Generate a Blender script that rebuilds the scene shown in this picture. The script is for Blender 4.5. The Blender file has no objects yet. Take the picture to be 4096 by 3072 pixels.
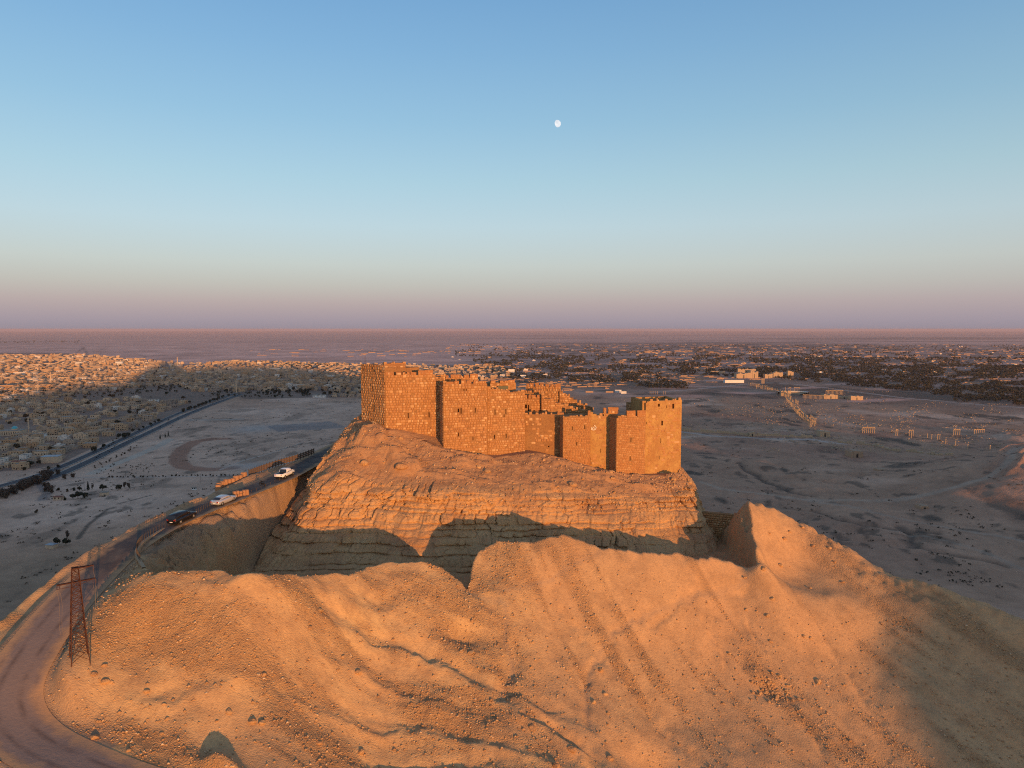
import bpy, bmesh, math, random
import numpy as np
from mathutils import Vector, Matrix

scene = bpy.context.scene
COL = scene.collection
R = math.radians

# ------------------------------------------------------------------ camera
ZC = 170.0                      # camera height above the plain
F = 710.0                       # focal length in pixels of a 1024 px wide frame
PITCH = R(4.43)
cam_d = bpy.data.cameras.new('camera')
cam = bpy.data.objects.new('camera', cam_d)
COL.objects.link(cam)
cam.location = (0, 0, ZC)
cam.rotation_euler = (math.pi / 2 - PITCH, 0, 0)
cam_d.sensor_width = 36
cam_d.lens = F / 1024 * 36
cam_d.clip_start = 0.5
cam_d.clip_end = 250000
scene.camera = cam

# ------------------------------------------------------------------ sky
SUN_EL = R(2.3)
SUN_AZ = R(27)                  # light travels forward and this far to the left
SX, SY = -math.sin(SUN_AZ), math.cos(SUN_AZ)
world = bpy.data.worlds.new('World')
scene.world = world
world.use_nodes = True
wn = world.node_tree.nodes
wl = world.node_tree.links
bg = wn['Background']
sky_tex = wn.new('ShaderNodeTexSky')
sky_tex.sky_type = 'NISHITA'
sky_tex.sun_disc = False
sky_tex.sun_elevation = SUN_EL
sky_tex.sun_rotation = math.pi - SUN_AZ
sky_tex.altitude = 500
sky_tex.air_density = 1.0
sky_tex.dust_density = 3.0
sky_tex.ozone_density = 3.0
tc = wn.new('ShaderNodeTexCoord')
sep = wn.new('ShaderNodeSeparateXYZ')
wl.new(tc.outputs['Generated'], sep.inputs[0])
mr = wn.new('ShaderNodeMapRange')
mr.inputs[1].default_value = -0.021
mr.inputs[2].default_value = 1.0
wl.new(sep.outputs['Z'], mr.inputs[0])
ramp = wn.new('ShaderNodeValToRGB')
ramp.color_ramp.interpolation = 'LINEAR'


def srgb(r, g, b):
    f = lambda c: ((c / 255 + 0.055) / 1.055) ** 2.4 if c > 10 else c / 255 / 12.92
    return (f(r), f(g), f(b), 1)


stops = [(-1.2, (0.2, 0.16, 0.21)), (0.0, (0.295, 0.26, 0.315)), (0.7, (0.335, 0.29, 0.35)), (2.1, (0.395, 0.325, 0.36)), (3.4, (0.42, 0.385, 0.385)),
         (5.0, (0.45, 0.44, 0.42)), (8.0, (0.415, 0.47, 0.47)), (11.3, (0.335, 0.44, 0.445)), (15.7, (0.24, 0.37, 0.43)),
         (20.5, (0.175, 0.305, 0.415)), (25.0, (0.13, 0.253, 0.39)), (40, (0.125, 0.185, 0.29)), (60, (0.125, 0.155, 0.23)), (90, (0.125, 0.145, 0.20))]
el = ramp.color_ramp.elements
while len(el) > 1:
    el.remove(el[0])
for i, (deg, c) in enumerate(stops):
    pos = (math.sin(R(deg)) + 0.021) / 1.021
    e = el[0] if i == 0 else el.new(pos)
    e.position = pos
    e.color = (*c, 1)
wl.new(mr.outputs[0], ramp.inputs[0])
mixw = wn.new('ShaderNodeMix')
mixw.data_type = 'RGBA'
mixw.blend_type = 'ADD'
mixw.inputs['Factor'].default_value = 0.2
wl.new(ramp.outputs[0], mixw.inputs['A'])
wl.new(sky_tex.outputs[0], mixw.inputs['B'])
wl.new(mixw.outputs['Result'], bg.inputs[0])
bg.inputs[1].default_value = 1.0

# ------------------------------------------------------------------ sun
sun_d = bpy.data.lights.new('sun', 'SUN')
sun_d.energy = 5.0
sun_d.angle = R(0.5)
sun_d.color = (1.0, 0.47, 0.155)
sun = bpy.data.objects.new('sun', sun_d)
COL.objects.link(sun)
sdir = Vector((SX * math.cos(SUN_EL), SY * math.cos(SUN_EL), -math.sin(SUN_EL)))
sun.rotation_euler = sdir.to_track_quat('-Z', 'Y').to_euler()
sun.location = (600, -1200, 400)

vs = scene.view_settings
vs.view_transform = 'Standard'
vs.look = 'None'
vs.exposure = 0.0
vs.gamma = 1.0
vs.use_curve_mapping = False
scene.render.engine = 'CYCLES'
scene.cycles.max_bounces = 5
scene.cycles.diffuse_bounces = 3
scene.cycles.volume_bounces = 1
scene.cycles.filter_width = 1.1
scene.cycles.use_denoising = False

rng = np.random.default_rng(7)
random.seed(7)

# ------------------------------------------------------------------ projection helpers (a pixel and a distance give a place)
CP, SP = math.cos(PITCH), math.sin(PITCH)


def tanth(py):
    return math.tan(PITCH + math.atan((py - 384) / F))


def at(px, py, d):
    """world point on the ray of a pixel at forward distance Y = d"""
    z = ZC - d * tanth(py)
    fd = d * CP + (ZC - z) * SP
    return Vector(((px - 512) / F * fd, d, z))


def atz(px, py, z):
    d = (ZC - z) / tanth(py)
    return at(px, py, d)


# ------------------------------------------------------------------ noise
def _hash(ix, iy, seed):
    h = (ix.astype(np.int64) * 374761393 + iy.astype(np.int64) * 668265263 + seed * 144665) & 0xFFFFFFFF
    h = ((h ^ (h >> 13)) * 1274126177) & 0xFFFFFFFF
    h = h ^ (h >> 16)
    return (h & 0xFFFFFF) / float(0xFFFFFF)


def vnoise(x, y, seed=0):
    x = np.asarray(x, float); y = np.asarray(y, float)
    ix = np.floor(x); iy = np.floor(y)
    fx = x - ix; fy = y - iy
    fx = fx * fx * fx * (fx * (fx * 6 - 15) + 10); fy = fy * fy * fy * (fy * (fy * 6 - 15) + 10)
    a = _hash(ix, iy, seed); b = _hash(ix + 1, iy, seed); c = _hash(ix, iy + 1, seed); d = _hash(ix + 1, iy + 1, seed)
    return (a + (b - a) * fx) * (1 - fy) + (c + (d - c) * fx) * fy


def fbm(x, y, octv=4, seed=0, gain=0.5):
    s = np.zeros(np.shape(x)); amp = 1; tot = 0
    x = np.asarray(x, float); y = np.asarray(y, float)
    for o in range(octv):
        s = s + amp * (vnoise(x, y, seed + o * 17) * 2 - 1)
        tot += amp
        amp *= gain
        x, y = (x * 0.8 - y * 0.6) * 2.03 + 5.1, (x * 0.6 + y * 0.8) * 2.03 + 1.7
    return s / tot


def sstep(a, b, x):
    t = np.clip((x - a) / (b - a), 0, 1)
    return t * t * (3 - 2 * t)


def polydist(x, y, pts, vals=None):
    """distance to a polyline; also the interpolated value along it"""
    best = np.full(np.shape(x), 1e9); bv = np.zeros(np.shape(x)); side = np.zeros(np.shape(x))
    for i in range(len(pts) - 1):
        ax, ay = pts[i][0], pts[i][1]; bx, by = pts[i + 1][0], pts[i + 1][1]
        dx, dy = bx - ax, by - ay
        L2 = dx * dx + dy * dy + 1e-9
        t = np.clip(((x - ax) * dx + (y - ay) * dy) / L2, 0, 1)
        d = np.hypot(x - ax - t * dx, y - ay - t * dy)
        m = d < best
        best = np.where(m, d, best)
        side = np.where(m, np.sign(dx * (y - ay) - dy * (x - ax)), side)
        if vals is not None:
            bv = np.where(m, vals[i] + t * (vals[i + 1] - vals[i]), bv)
    return best, bv, side


def inpoly(x, y, pts):
    ins = np.zeros(np.shape(x), bool)
    n = len(pts)
    for i in range(n):
        ax, ay = pts[i][0], pts[i][1]; bx, by = pts[(i + 1) % n][0], pts[(i + 1) % n][1]
        if ay == by:
            continue
        c = ((ay > y) != (by > y)) & (x < (bx - ax) * (y - ay) / (by - ay) + ax)
        ins ^= c
    return ins


def catmull(pts, n):
    P = np.array(pts, float)
    P = np.vstack([2 * P[0] - P[1], P, 2 * P[-1] - P[-2]])
    ts = np.linspace(0, len(pts) - 1 - 1e-9, n)
    i = ts.astype(int); t = (ts - i)[:, None]
    p0, p1, p2, p3 = P[i], P[i + 1], P[i + 2], P[i + 3]
    return 0.5 * ((2 * p1) + (-p0 + p2) * t + (2 * p0 - 5 * p1 + 4 * p2 - p3) * t ** 2 + (-p0 + 3 * p1 - 3 * p2 + p3) * t ** 3)


# ------------------------------------------------------------------ mesh helpers
def new_obj(name, me, mat=None, parent=None, loc=None):
    o = bpy.data.objects.new(name, me)
    if mat is not None and me is not None and len(me.materials) == 0:
        for m in (mat if isinstance(mat, (list, tuple)) else [mat]):
            me.materials.append(m)
    COL.objects.link(o)
    if parent is not None:
        o.parent = parent
    if loc is not None:
        o.location = loc
    return o


def np_mesh(name, V, Q, smooth=False):
    """V (n,3), Q (m,k) equal-sided faces"""
    me = bpy.data.meshes.new(name)
    V = np.ascontiguousarray(V, np.float32); Q = np.ascontiguousarray(Q, np.int32)
    k = Q.shape[1]
    me.vertices.add(len(V)); me.vertices.foreach_set('co', V.ravel())
    me.loops.add(Q.size); me.loops.foreach_set('vertex_index', Q.ravel())
    me.polygons.add(len(Q))
    me.polygons.foreach_set('loop_start', np.arange(0, Q.size, k, dtype=np.int32))
    me.polygons.foreach_set('loop_total', np.full(len(Q), k, np.int32))
    if smooth:
        me.polygons.foreach_set('use_smooth', np.ones(len(Q), bool))
    me.update(calc_edges=True)
    me.validate()
    return me


def add_float(me, name, arr):
    a = me.attributes.new(name, 'FLOAT', 'POINT')
    a.data.foreach_set('value', np.ascontiguousarray(arr, np.float32))


def add_color(me, name, arr):
    a = me.attributes.new(name, 'FLOAT_COLOR', 'POINT')
    c = np.ones((len(arr), 4), np.float32); c[:, :3] = arr
    a.data.foreach_set('color', c.ravel())


def grid_faces(nu, nv, flip=False):
    i = np.arange(nu - 1)[:, None] * nv + np.arange(nv - 1)[None, :]
    q = np.stack([i, i + nv, i + nv + 1, i + 1], -1).reshape(-1, 4)
    return q[:, ::-1] if flip else q


class MB:
    """collects faces and links them as one mesh object"""

    def __init__(self):
        self.v = []; self.f = []; self.m = []

    def face(self, pts, mi=0):
        b = len(self.v)
        self.v += [tuple(p) for p in pts]
        self.f.append(tuple(range(b, b + len(pts)))); self.m.append(mi)

    def box(self, c, s, rz=0, mi=0, top=1.0, mat=None):
        x, y, z = [q / 2 for q in s]
        b = len(self.v)
        cr, sr = math.cos(rz), math.sin(rz)
        for dz in (-1, 1):
            k = top if dz == 1 else 1
            for dx, dy in ((-1, -1), (1, -1), (1, 1), (-1, 1)):
                px, py = dx * x * k, dy * y * k
                self.v.append((c[0] + px * cr - py * sr, c[1] + px * sr + py * cr, c[2] + dz * z))
        for q in ((0, 3, 2, 1), (4, 5, 6, 7), (0, 1, 5, 4), (1, 2, 6, 5), (2, 3, 7, 6), (3, 0, 4, 7)):
            self.f.append(tuple(b + i for i in q)); self.m.append(mi)

    def tube(self, p0, p1, r0, r1=None, n=6, mi=0, cap=True):
        r1 = r0 if r1 is None else r1
        p0 = Vector(p0); p1 = Vector(p1)
        d = (p1 - p0)
        if d.length < 1e-6:
            return
        d.normalize()
        a = d.orthogonal().normalized(); c = d.cross(a)
        b = len(self.v)
        for p, r in ((p0, r0), (p1, r1)):
            for i in range(n):
                t = 2 * math.pi * i / n
                self.v.append(tuple(p + (a * math.cos(t) + c * math.sin(t)) * r))
        for i in range(n):
            j = (i + 1) % n
            self.f.append((b + i, b + j, b + n + j, b + n + i)); self.m.append(mi)
        if cap:
            self.f.append(tuple(b + i for i in range(n))[::-1]); self.m.append(mi)
            self.f.append(tuple(b + n + i for i in range(n))); self.m.append(mi)

    def loft(self, rings, mi=0, cap=True, closed=True):
        n = len(rings[0]); b = len(self.v)
        for r in rings:
            self.v += [tuple(p) for p in r]
        for k in range(len(rings) - 1):
            for i in range(n if closed else n - 1):
                j = (i + 1) % n
                self.f.append((b + k * n + i, b + k * n + j, b + (k + 1) * n + j, b + (k + 1) * n + i)); self.m.append(mi)
        if cap:
            self.f.append(tuple(b + i for i in range(n))[::-1]); self.m.append(mi)
            e = b + (len(rings) - 1) * n
            self.f.append(tuple(e + i for i in range(n))); self.m.append(mi)

    def mesh(self, name, smooth=False):
        me = bpy.data.meshes.new(name)
        me.from_pydata(self.v, [], self.f)
        if any(self.m):
            me.polygons.foreach_set('material_index', np.array(self.m, np.int32))
        if smooth:
            me.polygons.foreach_set('use_smooth', np.ones(len(self.f), bool))
        me.update()
        return me

    def build(self, name, mat, parent=None, loc=None, smooth=False):
        return new_obj(name, self.mesh(name, smooth), mat, parent, loc)


def empty(name, loc=(0, 0, 0), rz=0):
    o = bpy.data.objects.new(name, None)
    o.empty_display_size = 0.5
    COL.objects.link(o)
    o.location = loc
    o.rotation_euler = (0, 0, rz)
    return o


def tag(o, label, cat, group=None):
    o['label'] = label; o['category'] = cat
    if group:
        o['group'] = group
    return o


def struct(o):
    o['kind'] = 'structure'
    return o


def stuff(o, label=None, cat=None):
    o['kind'] = 'stuff'
    if label:
        o['label'] = label
    if cat:
        o['category'] = cat
    return o


def copy_tree(o, parent=None):
    c = o.copy(); COL.objects.link(c); c.parent = parent
    for ch in list(o.children):
        copy_tree(ch, c)
    return c


# ------------------------------------------------------------------ materials
def M(name, color, rough=0.9, metal=0.0, spec=0.2):
    m = bpy.data.materials.new(name); m.use_nodes = True
    b = m.node_tree.nodes['Principled BSDF']
    b.inputs['Base Color'].default_value = (*color, 1)
    b.inputs['Roughness'].default_value = rough
    b.inputs['Metallic'].default_value = metal
    b.inputs['Specular IOR Level'].default_value = spec
    return m


class NT:
    """small node-tree writer"""

    def __init__(self, name, rough=0.95, spec=0.1):
        self.mat = bpy.data.materials.new(name); self.mat.use_nodes = True
        self.t = self.mat.node_tree; self.n = self.t.nodes; self.l = self.t.links
        self.b = self.n['Principled BSDF']
        self.b.inputs['Roughness'].default_value = rough
        self.b.inputs['Specular IOR Level'].default_value = spec
        self.geo = self.n.new('ShaderNodeNewGeometry')
        self.pos = self.geo.outputs['Position']

    def link(self, a, b):
        self.l.new(a, b)

    def scale(self, vec, s):
        m = self.n.new('ShaderNodeMapping'); m.inputs['Scale'].default_value = s
        self.link(vec, m.inputs['Vector']); return m.outputs[0]

    def noise(self, scale, detail=4, rough=0.55, vec=None, dist=0.0):
        t = self.n.new('ShaderNodeTexNoise')
        t.inputs['Scale'].default_value = scale; t.inputs['Detail'].default_value = detail
        t.inputs['Roughness'].default_value = rough; t.inputs['Distortion'].default_value = dist
        self.link(vec or self.pos, t.inputs['Vector']); return t.outputs['Fac']

    def voro(self, scale, feature='F1', vec=None, out='Distance', rnd=1.0):
        t = self.n.new('ShaderNodeTexVoronoi'); t.feature = feature
        t.inputs['Scale'].default_value = scale; t.inputs['Randomness'].default_value = rnd
        self.link(vec or self.pos, t.inputs['Vector']); return t.outputs[out]

    def ramp(self, fac, stops):
        r = self.n.new('ShaderNodeValToRGB'); e = r.color_ramp.elements
        while len(e) > 1:
            e.remove(e[0])
        for i, (p, c) in enumerate(stops):
            q = e[0] if i == 0 else e.new(p)
            q.position = p
            q.color = (*c, 1) if isinstance(c, (tuple, list)) else (c, c, c, 1)
        self.link(fac, r.inputs[0]); return r.outputs[0]

    def mix(self, fac, a, b, mode='MIX'):
        m = self.n.new('ShaderNodeMix'); m.data_type = 'RGBA'; m.blend_type = mode
        for s, v in (('Factor', fac), ('A', a), ('B', b)):
            i = m.inputs[s]
            if isinstance(v, (int, float)):
                if s == 'Factor':
                    i.default_value = v
                else:
                    i.default_value = (v, v, v, 1)
            elif isinstance(v, (tuple, list)):
                i.default_value = (*v[:3], 1)
            else:
                self.link(v, i)
        return m.outputs['Result']

    def math(self, op, a, b=0.0):
        m = self.n.new('ShaderNodeMath'); m.operation = op
        for i, v in enumerate((a, b)):
            if isinstance(v, (int, float)):
                m.inputs[i].default_value = v
            else:
                self.link(v, m.inputs[i])
        return m.outputs[0]

    def attr(self, name, out='Fac'):
        a = self.n.new('ShaderNodeAttribute'); a.attribute_name = name; return a.outputs[out]

    def rand(self):
        return self.n.new('ShaderNodeObjectInfo').outputs['Random']

    def bump(self, h, strength=0.5, dist=0.1):
        b = self.n.new('ShaderNodeBump'); b.inputs['Strength'].default_value = strength
        b.inputs['Distance'].default_value = dist
        self.link(h, b.inputs['Height']); self.link(b.outputs[0], self.b.inputs['Normal']); return b

    def done(self, col):
        if isinstance(col, (tuple, list)):
            self.b.inputs['Base Color'].default_value = (*col[:3], 1)
        else:
            self.link(col, self.b.inputs['Base Color'])
        return self.mat


# hill sand: yellowish dust, redder gravel, pale chips
t = NT('hill_sand')
big = t.noise(0.055, 5, 0.6)
mid = t.noise(0.35, 5, 0.65)
fine = t.noise(2.6, 5, 0.7)
grav = t.attr('gravel')
c = t.mix(t.ramp(big, [(0.35, 0.0), (0.65, 1.0)]), (0.67, 0.425, 0.19), (0.58, 0.345, 0.165))
c = t.mix(t.attr('red'), c, (0.57, 0.33, 0.165))
c = t.mix(t.ramp(mid, [(0.42, 0.0), (0.7, 0.8)]), c, (0.40, 0.235, 0.12))
c = t.mix(t.math('MULTIPLY', grav, 0.52), c, t.mix(t.noise(0.9, 5, 0.7), (0.27, 0.143, 0.072), (0.46, 0.265, 0.13)))
c = t.mix(t.ramp(fine, [(0.35, 0.4), (0.5, 0.0)]), c, (0.3, 0.17, 0.085))
chips = t.voro(3.2)
c = t.mix(t.math('MULTIPLY', t.ramp(chips, [(0.10, 1.0), (0.17, 0.0)]), t.ramp(t.noise(0.8, 3), [(0.45, 0.0), (0.6, 0.9)])), c, (0.58, 0.42, 0.25))
c = t.mix(t.attr('roadside'), c, (0.33, 0.235, 0.165))
hb = t.math('ADD', t.math('MULTIPLY', t.noise(2.4, 6, 0.75), 1.0), t.math('MULTIPLY', t.voro(6.0), -0.45))
hb = t.math('MULTIPLY', hb, t.math('ADD', 0.3, t.math('MULTIPLY', grav, 0.75)))
t.bump(hb, 0.85, 0.3)
MAT_HILL = t.done(c)

# rock of the castle plinth: bedded limestone
t = NT('bedded_rock')
sv = t.scale(t.pos, (0.09, 0.09, 1.0))
bed = t.noise(0.9, 5, 0.6, sv)
patch = t.noise(0.13, 5, 0.6)
fine = t.noise(1.7, 6, 0.7)
c = t.mix(t.ramp(bed, [(0.36, 0.0), (0.62, 1.0)]), (0.54, 0.305, 0.135), (0.60, 0.37, 0.18))
c = t.mix(t.ramp(patch, [(0.44, 0.0), (0.66, 0.85)]), c, (0.40, 0.215, 0.11))
c = t.mix(t.ramp(fine, [(0.32, 0.6), (0.48, 0.0)]), c, (0.29, 0.165, 0.08))
c = t.mix(t.ramp(t.noise(0.5, 4), [(0.6, 0.0), (0.75, 0.5)]), c, (0.50, 0.37, 0.21))
c = t.mix(t.attr('scree'), c, t.mix(t.ramp(t.noise(0.6, 5, 0.65), [(0.4, 0.0), (0.65, 1.0)]), (0.47, 0.27, 0.14), (0.38, 0.205, 0.105)))
hb = t.math('ADD', t.noise(2.2, 6, 0.75), t.math('MULTIPLY', t.noise(2.0, 4, 0.6, t.scale(t.pos, (0.3, 0.3, 2.2))), 0.5))
hb = t.math('ADD', hb, t.math('MULTIPLY', t.ramp(t.voro(0.8, 'DISTANCE_TO_EDGE', t.scale(t.pos, (1.0, 1.0, 0.55))), [(0.0, 0.0), (0.05, 1.0)]), t.math('MULTIPLY', t.math('SUBTRACT', 1.0, t.attr('scree')), t.ramp(t.noise(0.3, 3), [(0.4, 0.0), (0.6, 0.35)]))))
t.bump(hb, 0.9, 0.3)
MAT_ROCK = t.done(c)

# masonry
def stone_material(name, use_attr, base, light, dark):
    t = NT(name)
    r = t.attr('tint') if use_attr else t.rand()
    c = t.ramp(r, [(0.0, dark), (0.35, base), (0.76, base), (0.95, light), (1.0, light)])
    c = t.mix(t.ramp(t.noise(0.22, 4), [(0.4, 0.0), (0.7, 0.35)]), c, dark)
    c = t.mix(t.ramp(t.noise(4.0, 5, 0.7), [(0.3, 0.5), (0.5, 0.0)]), c, tuple(q * 0.6 for q in base))
    t.bump(t.noise(6.0, 5, 0.7), 0.6, 0.08)
    return t.done(c)


MAT_STONE_A = stone_material('rubble_stone', True, (0.49, 0.26, 0.112), (0.64, 0.42, 0.22), (0.40, 0.20, 0.09))
MAT_STONE_B = stone_material('small_ashlar', True, (0.46, 0.228, 0.093), (0.52, 0.30, 0.14), (0.37, 0.175, 0.075))
MAT_STONE_I = stone_material('rubble_stone_single', False, (0.48, 0.26, 0.112), (0.60, 0.39, 0.20), (0.40, 0.205, 0.09))
t = NT('wall_mortar')
c = t.mix(t.ramp(t.noise(0.25, 5, 0.6), [(0.35, 0.0), (0.65, 1.0)]), (0.305, 0.155, 0.066), (0.355, 0.195, 0.083))
c = t.mix(t.ramp(t.noise(2.5, 5, 0.7), [(0.35, 0.6), (0.52, 0.0)]), c, (0.17, 0.085, 0.04))
t.bump(t.noise(3.0, 6, 0.75), 0.7, 0.18)
MAT_MORTAR = t.done(c)
t = NT('yellow_render')
c = t.mix(t.ramp(t.noise(0.5, 6, 0.65), [(0.38, 0.0), (0.62, 1.0)]), (0.50, 0.30, 0.11), (0.40, 0.21, 0.08))
c = t.mix(t.ramp(t.noise(2.5, 5, 0.7), [(0.34, 0.7), (0.5, 0.0)]), c, (0.30, 0.16, 0.065))
t.bump(t.noise(2.4, 6, 0.75), 0.8, 0.25)
MAT_RENDER = t.done(c)

# plain
t = NT('plain_ground')
base = t.attr('base', 'Color')
far = t.noise(0.012, 6, 0.65, t.scale(t.pos, (0.6, 1.0, 1.0)))
nearn = t.noise(0.09, 6, 0.65)
k = t.ramp(far, [(0.3, 0.84), (0.5, 1.0), (0.72, 1.12)])
c = t.mix(1.0, base, k, 'MULTIPLY')
c = t.mix(1.0, c, t.ramp(nearn, [(0.28, 0.84), (0.5, 1.0), (0.72, 1.1)]), 'MULTIPLY')
t.bump(t.noise(0.14, 6, 0.72), 0.9, 2.2)
MAT_PLAIN = t.done(c)

t = NT('worn_asphalt')
c = t.mix(t.ramp(t.noise(0.25, 5, 0.65), [(0.4, 0.0), (0.65, 0.8)]), (0.085, 0.078, 0.075), (0.20, 0.155, 0.12))
e = t.attr('edge')
c = t.mix(t.attr('dust'), c, t.mix(t.noise(0.4, 5), (0.225, 0.165, 0.135), (0.31, 0.225, 0.18)))  # road dust, its tone lowered to carry the shade on the near stretch
c = t.mix(t.math('MULTIPLY', t.ramp(e, [(0.2, 0.0), (0.36, 1.0), (0.48, 0.0), (0.62, 0.0), (0.74, 0.7), (0.84, 0.0)]), t.ramp(t.noise(0.35, 4), [(0.35, 0.0), (0.6, 0.7)])), c, (0.12, 0.085, 0.072))
c = t.mix(t.ramp(t.math('ADD', e, t.math('MULTIPLY', t.math('SUBTRACT', t.noise(0.6, 5), 0.5), 0.9)), [(0.55, 0.0), (0.95, 0.9)]), c, (0.50, 0.30, 0.155))
t.bump(t.noise(2.0, 6, 0.7), 0.5, 0.12)
MAT_ROAD = t.done(c)

MAT_HIGHWAY = M('highway_asphalt', (0.055, 0.057, 0.064), 0.8)
MAT_LINE = M('road_marking', (0.6, 0.6, 0.58), 0.7)
MAT_KERB = M('kerb_stone', (0.40, 0.27, 0.16))
MAT_RUST = NT('rusted_steel', 0.75, 0.2)
_c = MAT_RUST.mix(MAT_RUST.noise(1.2, 5), (0.05, 0.02, 0.014), (0.09, 0.036, 0.022))
MAT_RUST = MAT_RUST.done(_c)
MAT_DARKMETAL = M('dark_metal', (0.03, 0.027, 0.025), 0.5, 0.6)
MAT_FENCE = M('fence_steel', (0.09, 0.07, 0.055), 0.7, 0.2)
MAT_GLASS = M('dark_glass', (0.015, 0.017, 0.02), 0.08, 0.0, 0.6)
MAT_TYRE = M('tyre_rubber', (0.018, 0.018, 0.018), 0.85)
MAT_RIM = M('wheel_rim', (0.45, 0.45, 0.45), 0.35, 0.8)
MAT_PAINT_BLACK = M('black_car_paint', (0.008, 0.008, 0.010), 0.22, 0.0, 0.5)
MAT_PAINT_SILVER = M('silver_car_paint', (0.62, 0.62, 0.62), 0.22, 0.55, 0.5)
MAT_PAINT_WHITE = M('white_car_paint', (0.80, 0.81, 0.82), 0.25, 0.0, 0.5)
MAT_REDLAMP = M('tail_lamp', (0.35, 0.02, 0.015), 0.3)
MAT_LAMP = M('clear_lamp', (0.75, 0.75, 0.72), 0.2)
MAT_INSUL = M('insulator_glass', (0.10, 0.06, 0.05), 0.3)
MAT_WIRE = M('bare_wire', (0.20, 0.16, 0.13), 0.6)
MAT_CONCRETE = M('concrete', (0.40, 0.35, 0.29))


def leaf_mat(name, a, b):
    t = NT(name, 0.8, 0.15)
    return t.done(t.mix(t.noise(0.35, 3), a, b))


MAT_LEAF = leaf_mat('dusty_leaf', (0.030, 0.034, 0.020), (0.062, 0.058, 0.036))
MAT_LEAF_D = leaf_mat('dark_leaf', (0.016, 0.024, 0.014), (0.036, 0.042, 0.024))
MAT_LEAF_T = leaf_mat('tamarisk_leaf', (0.058, 0.045, 0.036), (0.10, 0.076, 0.055))
MAT_TRUNK = M('tree_bark', (0.11, 0.075, 0.05))
MAT_SCRUB = leaf_mat('dry_scrub', (0.055, 0.048, 0.034), (0.10, 0.08, 0.055))

HOUSE_COLS = [('sand-coloured', (0.49, 0.335, 0.21)), ('grey-beige', (0.42, 0.32, 0.24)), ('whitewashed', (0.70, 0.62, 0.54)),
              ('yellow-brown', (0.46, 0.285, 0.165)), ('bare grey block', (0.34, 0.27, 0.22)), ('cream', (0.60, 0.44, 0.30))]
MAT_HOUSE = []
for nm, cc in HOUSE_COLS:
    t = NT('house_wall_' + nm.replace('-', '_').replace(' ', '_'))
    c = t.mix(t.ramp(t.noise(0.35, 4), [(0.35, 0.0), (0.7, 0.6)]), cc, tuple(q * 0.72 for q in cc))
    MAT_HOUSE.append(t.done(c))
MAT_ROOF = M('dusty_flat_roof', (0.30, 0.25, 0.20))
MAT_WINDOW = M('dark_window', (0.035, 0.032, 0.03), 0.35)
MAT_REDROOF = M('red_roof_sheet', (0.24, 0.085, 0.055))
MAT_GREYROOF = M('grey_metal_roof', (0.30, 0.32, 0.35), 0.5)
MAT_WHITE = M('white_plaster', (0.74, 0.72, 0.68))
MAT_BLUEDOME = M('turquoise_dome', (0.10, 0.42, 0.47), 0.4)
MAT_RUIN = M('ruin_limestone', (0.46, 0.33, 0.21))
MAT_MUD = M('mud_brick', (0.42, 0.27, 0.17))
MAT_POLE = M('pole_timber', (0.07, 0.06, 0.055))
MAT_GABION = NT('earth_filled_sack')
_c = MAT_GABION.mix(MAT_GABION.noise(1.5, 5, 0.7), (0.42, 0.235, 0.125), (0.33, 0.17, 0.09))
MAT_GABION.bump(MAT_GABION.noise(3.0, 5), 0.6, 0.1)
MAT_GABION = MAT_GABION.done(_c)

# ================================================================== THE CASTLE HILL
# access road: centre line (pixel, height)
ROAD_PX = [(300, 850, 124.5), (190, 805, 126.0), (95, 772, 128.0), (28, 738, 129.6), (8, 700, 131.3), (28, 655, 133.3), (62, 610, 135.3), (98, 572, 137.2),
           (128, 546, 138.5), (160, 527, 139.2), (184, 515.5, 139.6), (217, 502.5, 139.9), (246, 491, 140.2),
           (280, 477.5, 140.5), (302, 466, 140.6)]
ROAD = [atz(*p) for p in ROAD_PX]
ROAD += [Vector((ROAD[-1].x + 1.0, 168, 140.6)), Vector((ROAD[-1].x + 3, 190, 140.5))]
ROAD_C = catmull([(p.x, p.y, p.z) for p in ROAD], 130)
ROAD_HW = 3.1
KERB_PX = [(288, 480, 139.9), (249, 497, 139.6), (212, 508, 139.4), (195, 516.6, 139.3), (169.5, 526, 139.1), (146, 540, 138.9), (138, 548, 138.8), (137, 556, 138.6), (144, 568, 138.4)]
KERB = [atz(*p) for p in KERB_PX]

def push(p):
    k = min(1, max(0, (p[0] - 250) / 150)); k = k * k * (3 - 2 * k)
    return (p[0], p[1], p[2] * (1 + 0.065 * k))


RIM_PX = [(152, 577, 85.5), (175, 572, 86.8), (200, 570, 87), (222, 571, 87.5), (238, 576, 86.5), (262, 574.5, 87.8), (300, 573, 91), (350, 575, 94), (366, 567, 97.5), (380, 562.5, 98.5),
          (400, 560.5, 99), (425, 561.5, 99.5), (442, 566, 99.8), (455, 575, 99.2), (466, 584, 98), (470, 577, 100), (472.5, 561, 102.5), (476, 548, 104.5), (496, 541, 106), (530, 538, 107),
          (560, 535.5, 107.5), (585, 541, 108), (615, 547, 108.5), (650, 551.5, 109.5), (690, 555, 110.5), (725, 560, 111.5), (741, 564, 112), (751, 567, 112)]
RIM = [at(*push(p)) for p in RIM_PX]
TRENCH_PX = [(757, 563, 115), (757, 547, 119), (753, 527, 126), (746, 510, 134), (742, 503, 141)]
TRENCH = [at(p[0], p[1], p[2] * 1.015) for p in TRENCH_PX]
MOAT = [(p.x + 0.6, p.y) for p in KERB] + [(p.x, p.y) for p in RIM] + [(p.x, p.y) for p in TRENCH] + [(40, 168), (-38, 182)]
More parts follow.
